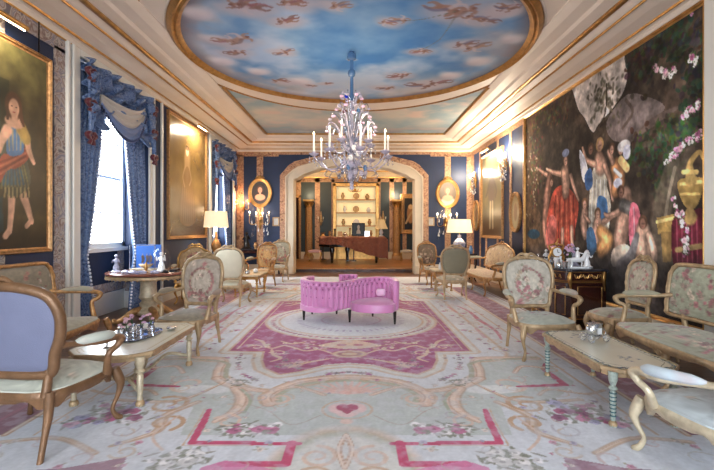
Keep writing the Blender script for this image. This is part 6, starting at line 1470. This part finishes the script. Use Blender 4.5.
# far chandelier in front of the shelves
t = thing('chandelier', 'small far chandelier hanging in front of the lit shelves', 'chandelier', (fxx(355, 17.3), 17.3, 2.95)); b = MB(); b.tube([(0, 0, 0), (0, 0, 1.29)], .012, 6); b.ball((0, 0, 0), .07, 6); b.ball((0, 0, .2), .05, 6); b.build('stem', M_gold, t)
for k in range(6):
    a = PI/3*k; c, s_ = math.cos(a), math.sin(a); o = MB().tube(catmull([(0, 0, .05), (c*.15, s_*.15, -.06), (c*.28, s_*.28, .04)], 4), .012, 6).build('arm', M_gold, t); MB().lathe([(.014, 0), (.014, .1), (.004, .13)], (c*.28, s_*.28, .04), 8).build('candle', M_candle, o)

# ---------------------------------------------------------------- lights
def point(x, y, z, e, col, r=.1):
    li = bpy.data.lights.new('lamp_light', 'POINT'); li.energy = e; li.color = col; li.shadow_soft_size = r; o = bpy.data.objects.new('lamp_light', li); COL.objects.link(o); o.location = (x, y, z)
def area(x, y, z, sx, sy, e, col, d, portal=False, name='lamp_area'):
    li = bpy.data.lights.new(name, 'AREA'); li.shape = 'RECTANGLE'; li.size = sx; li.size_y = sy; li.energy = e; li.color = col
    if portal: li.cycles.is_portal = True
    o = bpy.data.objects.new(name, li); COL.objects.link(o); o.location = (x, y, z); o.rotation_euler = Vector(d).to_track_quat('-Z', 'Y').to_euler(); return o
point(-3.15, 9.75, .74+.9, 55, (1, .78, .50), .08); point(2.84, 11.7, .74+.75, 55, (1, .80, .55), .08)
for k in range(4): a = PI/2*k+.3; point(-.05+.66*math.cos(a), RC+.66*math.sin(a), 2.95, 14, (1, .80, .58), .05)
# far room: shelf lights and column uplights
area(xc, Y2-.5, (sz0+sz1)/2, 1.5, 2.0, 14, (1, .86, .62), (0, -1, 0)); 
point(fx(396), Y2-.35, 2.85, 22, (1, .84, .62), .05); point(fx(309.5), Y2-.35, 2.85, 12, (1, .80, .5), .05)
for x in (-1.8, 1.8): point(x, 16.0, 3.6, 110, (1, .70, .38), .2)
# daylight through the windows: the bright sky outside plus portals in the openings
for a, c in WIN: area(XL-T-.06, (a+c)/2, 2.27, c-a, 2.37, 1, (1, 1, 1), (1, 0, 0), True, 'window_portal')
for i in range(3): area((nx[2*i]+nx[2*i+1])/2, YN-.31, 2.0, 1.6, 3.4, 1, (1, 1, 1), (0, 1, 0), True, 'window_portal')
w = bpy.data.worlds.new('World'); S.world = w; w.use_nodes = True; nt = w.node_tree; bg = nt.nodes['Background']
tc = nt.nodes.new('ShaderNodeTexCoord'); sp = nt.nodes.new('ShaderNodeSeparateXYZ'); rp = nt.nodes.new('ShaderNodeValToRGB')
nt.links.new(tc.outputs['Generated'], sp.inputs[0]); mr = nt.nodes.new('ShaderNodeMapRange'); mr.inputs[1].default_value = -1; nt.links.new(sp.outputs['Z'], mr.inputs[0]); nt.links.new(mr.outputs[0], rp.inputs[0]); nt.links.new(rp.outputs[0], bg.inputs[0])
rp.color_ramp.elements[0].position = .44; rp.color_ramp.elements[0].color = (.62, .63, .64, 1); rp.color_ramp.elements[1].position = .52; rp.color_ramp.elements[1].color = (.80, .90, 1, 1)
bg.inputs[1].default_value = 19

# ---------------------------------------------------------------- camera
cam = bpy.data.cameras.new('Camera'); cam.sensor_width = 36; cam.lens = 36*F/714; cam.shift_x = 2/714; cam.shift_y = -6/714; cam.clip_start = .05
co = bpy.data.objects.new('Camera', cam); COL.objects.link(co); co.location = (0, 0, EYE); co.rotation_euler = (PI/2, 0, 0); S.camera = co
S.view_settings.view_transform = 'Standard'; S.view_settings.look = 'None'; S.view_settings.exposure = EXPO; S.view_settings.gamma = 1; S.view_settings.use_curve_mapping = False
try:
    S.cycles.max_bounces = 8; S.cycles.diffuse_bounces = 5; S.cycles.transmission_bounces = 6; S.cycles.glossy_bounces = 3; S.cycles.sample_clamp_indirect = 6; S.cycles.caustics_reflective = False; S.cycles.caustics_refractive = False
    S.cycles.transparent_max_bounces = 12
except Exception: pass
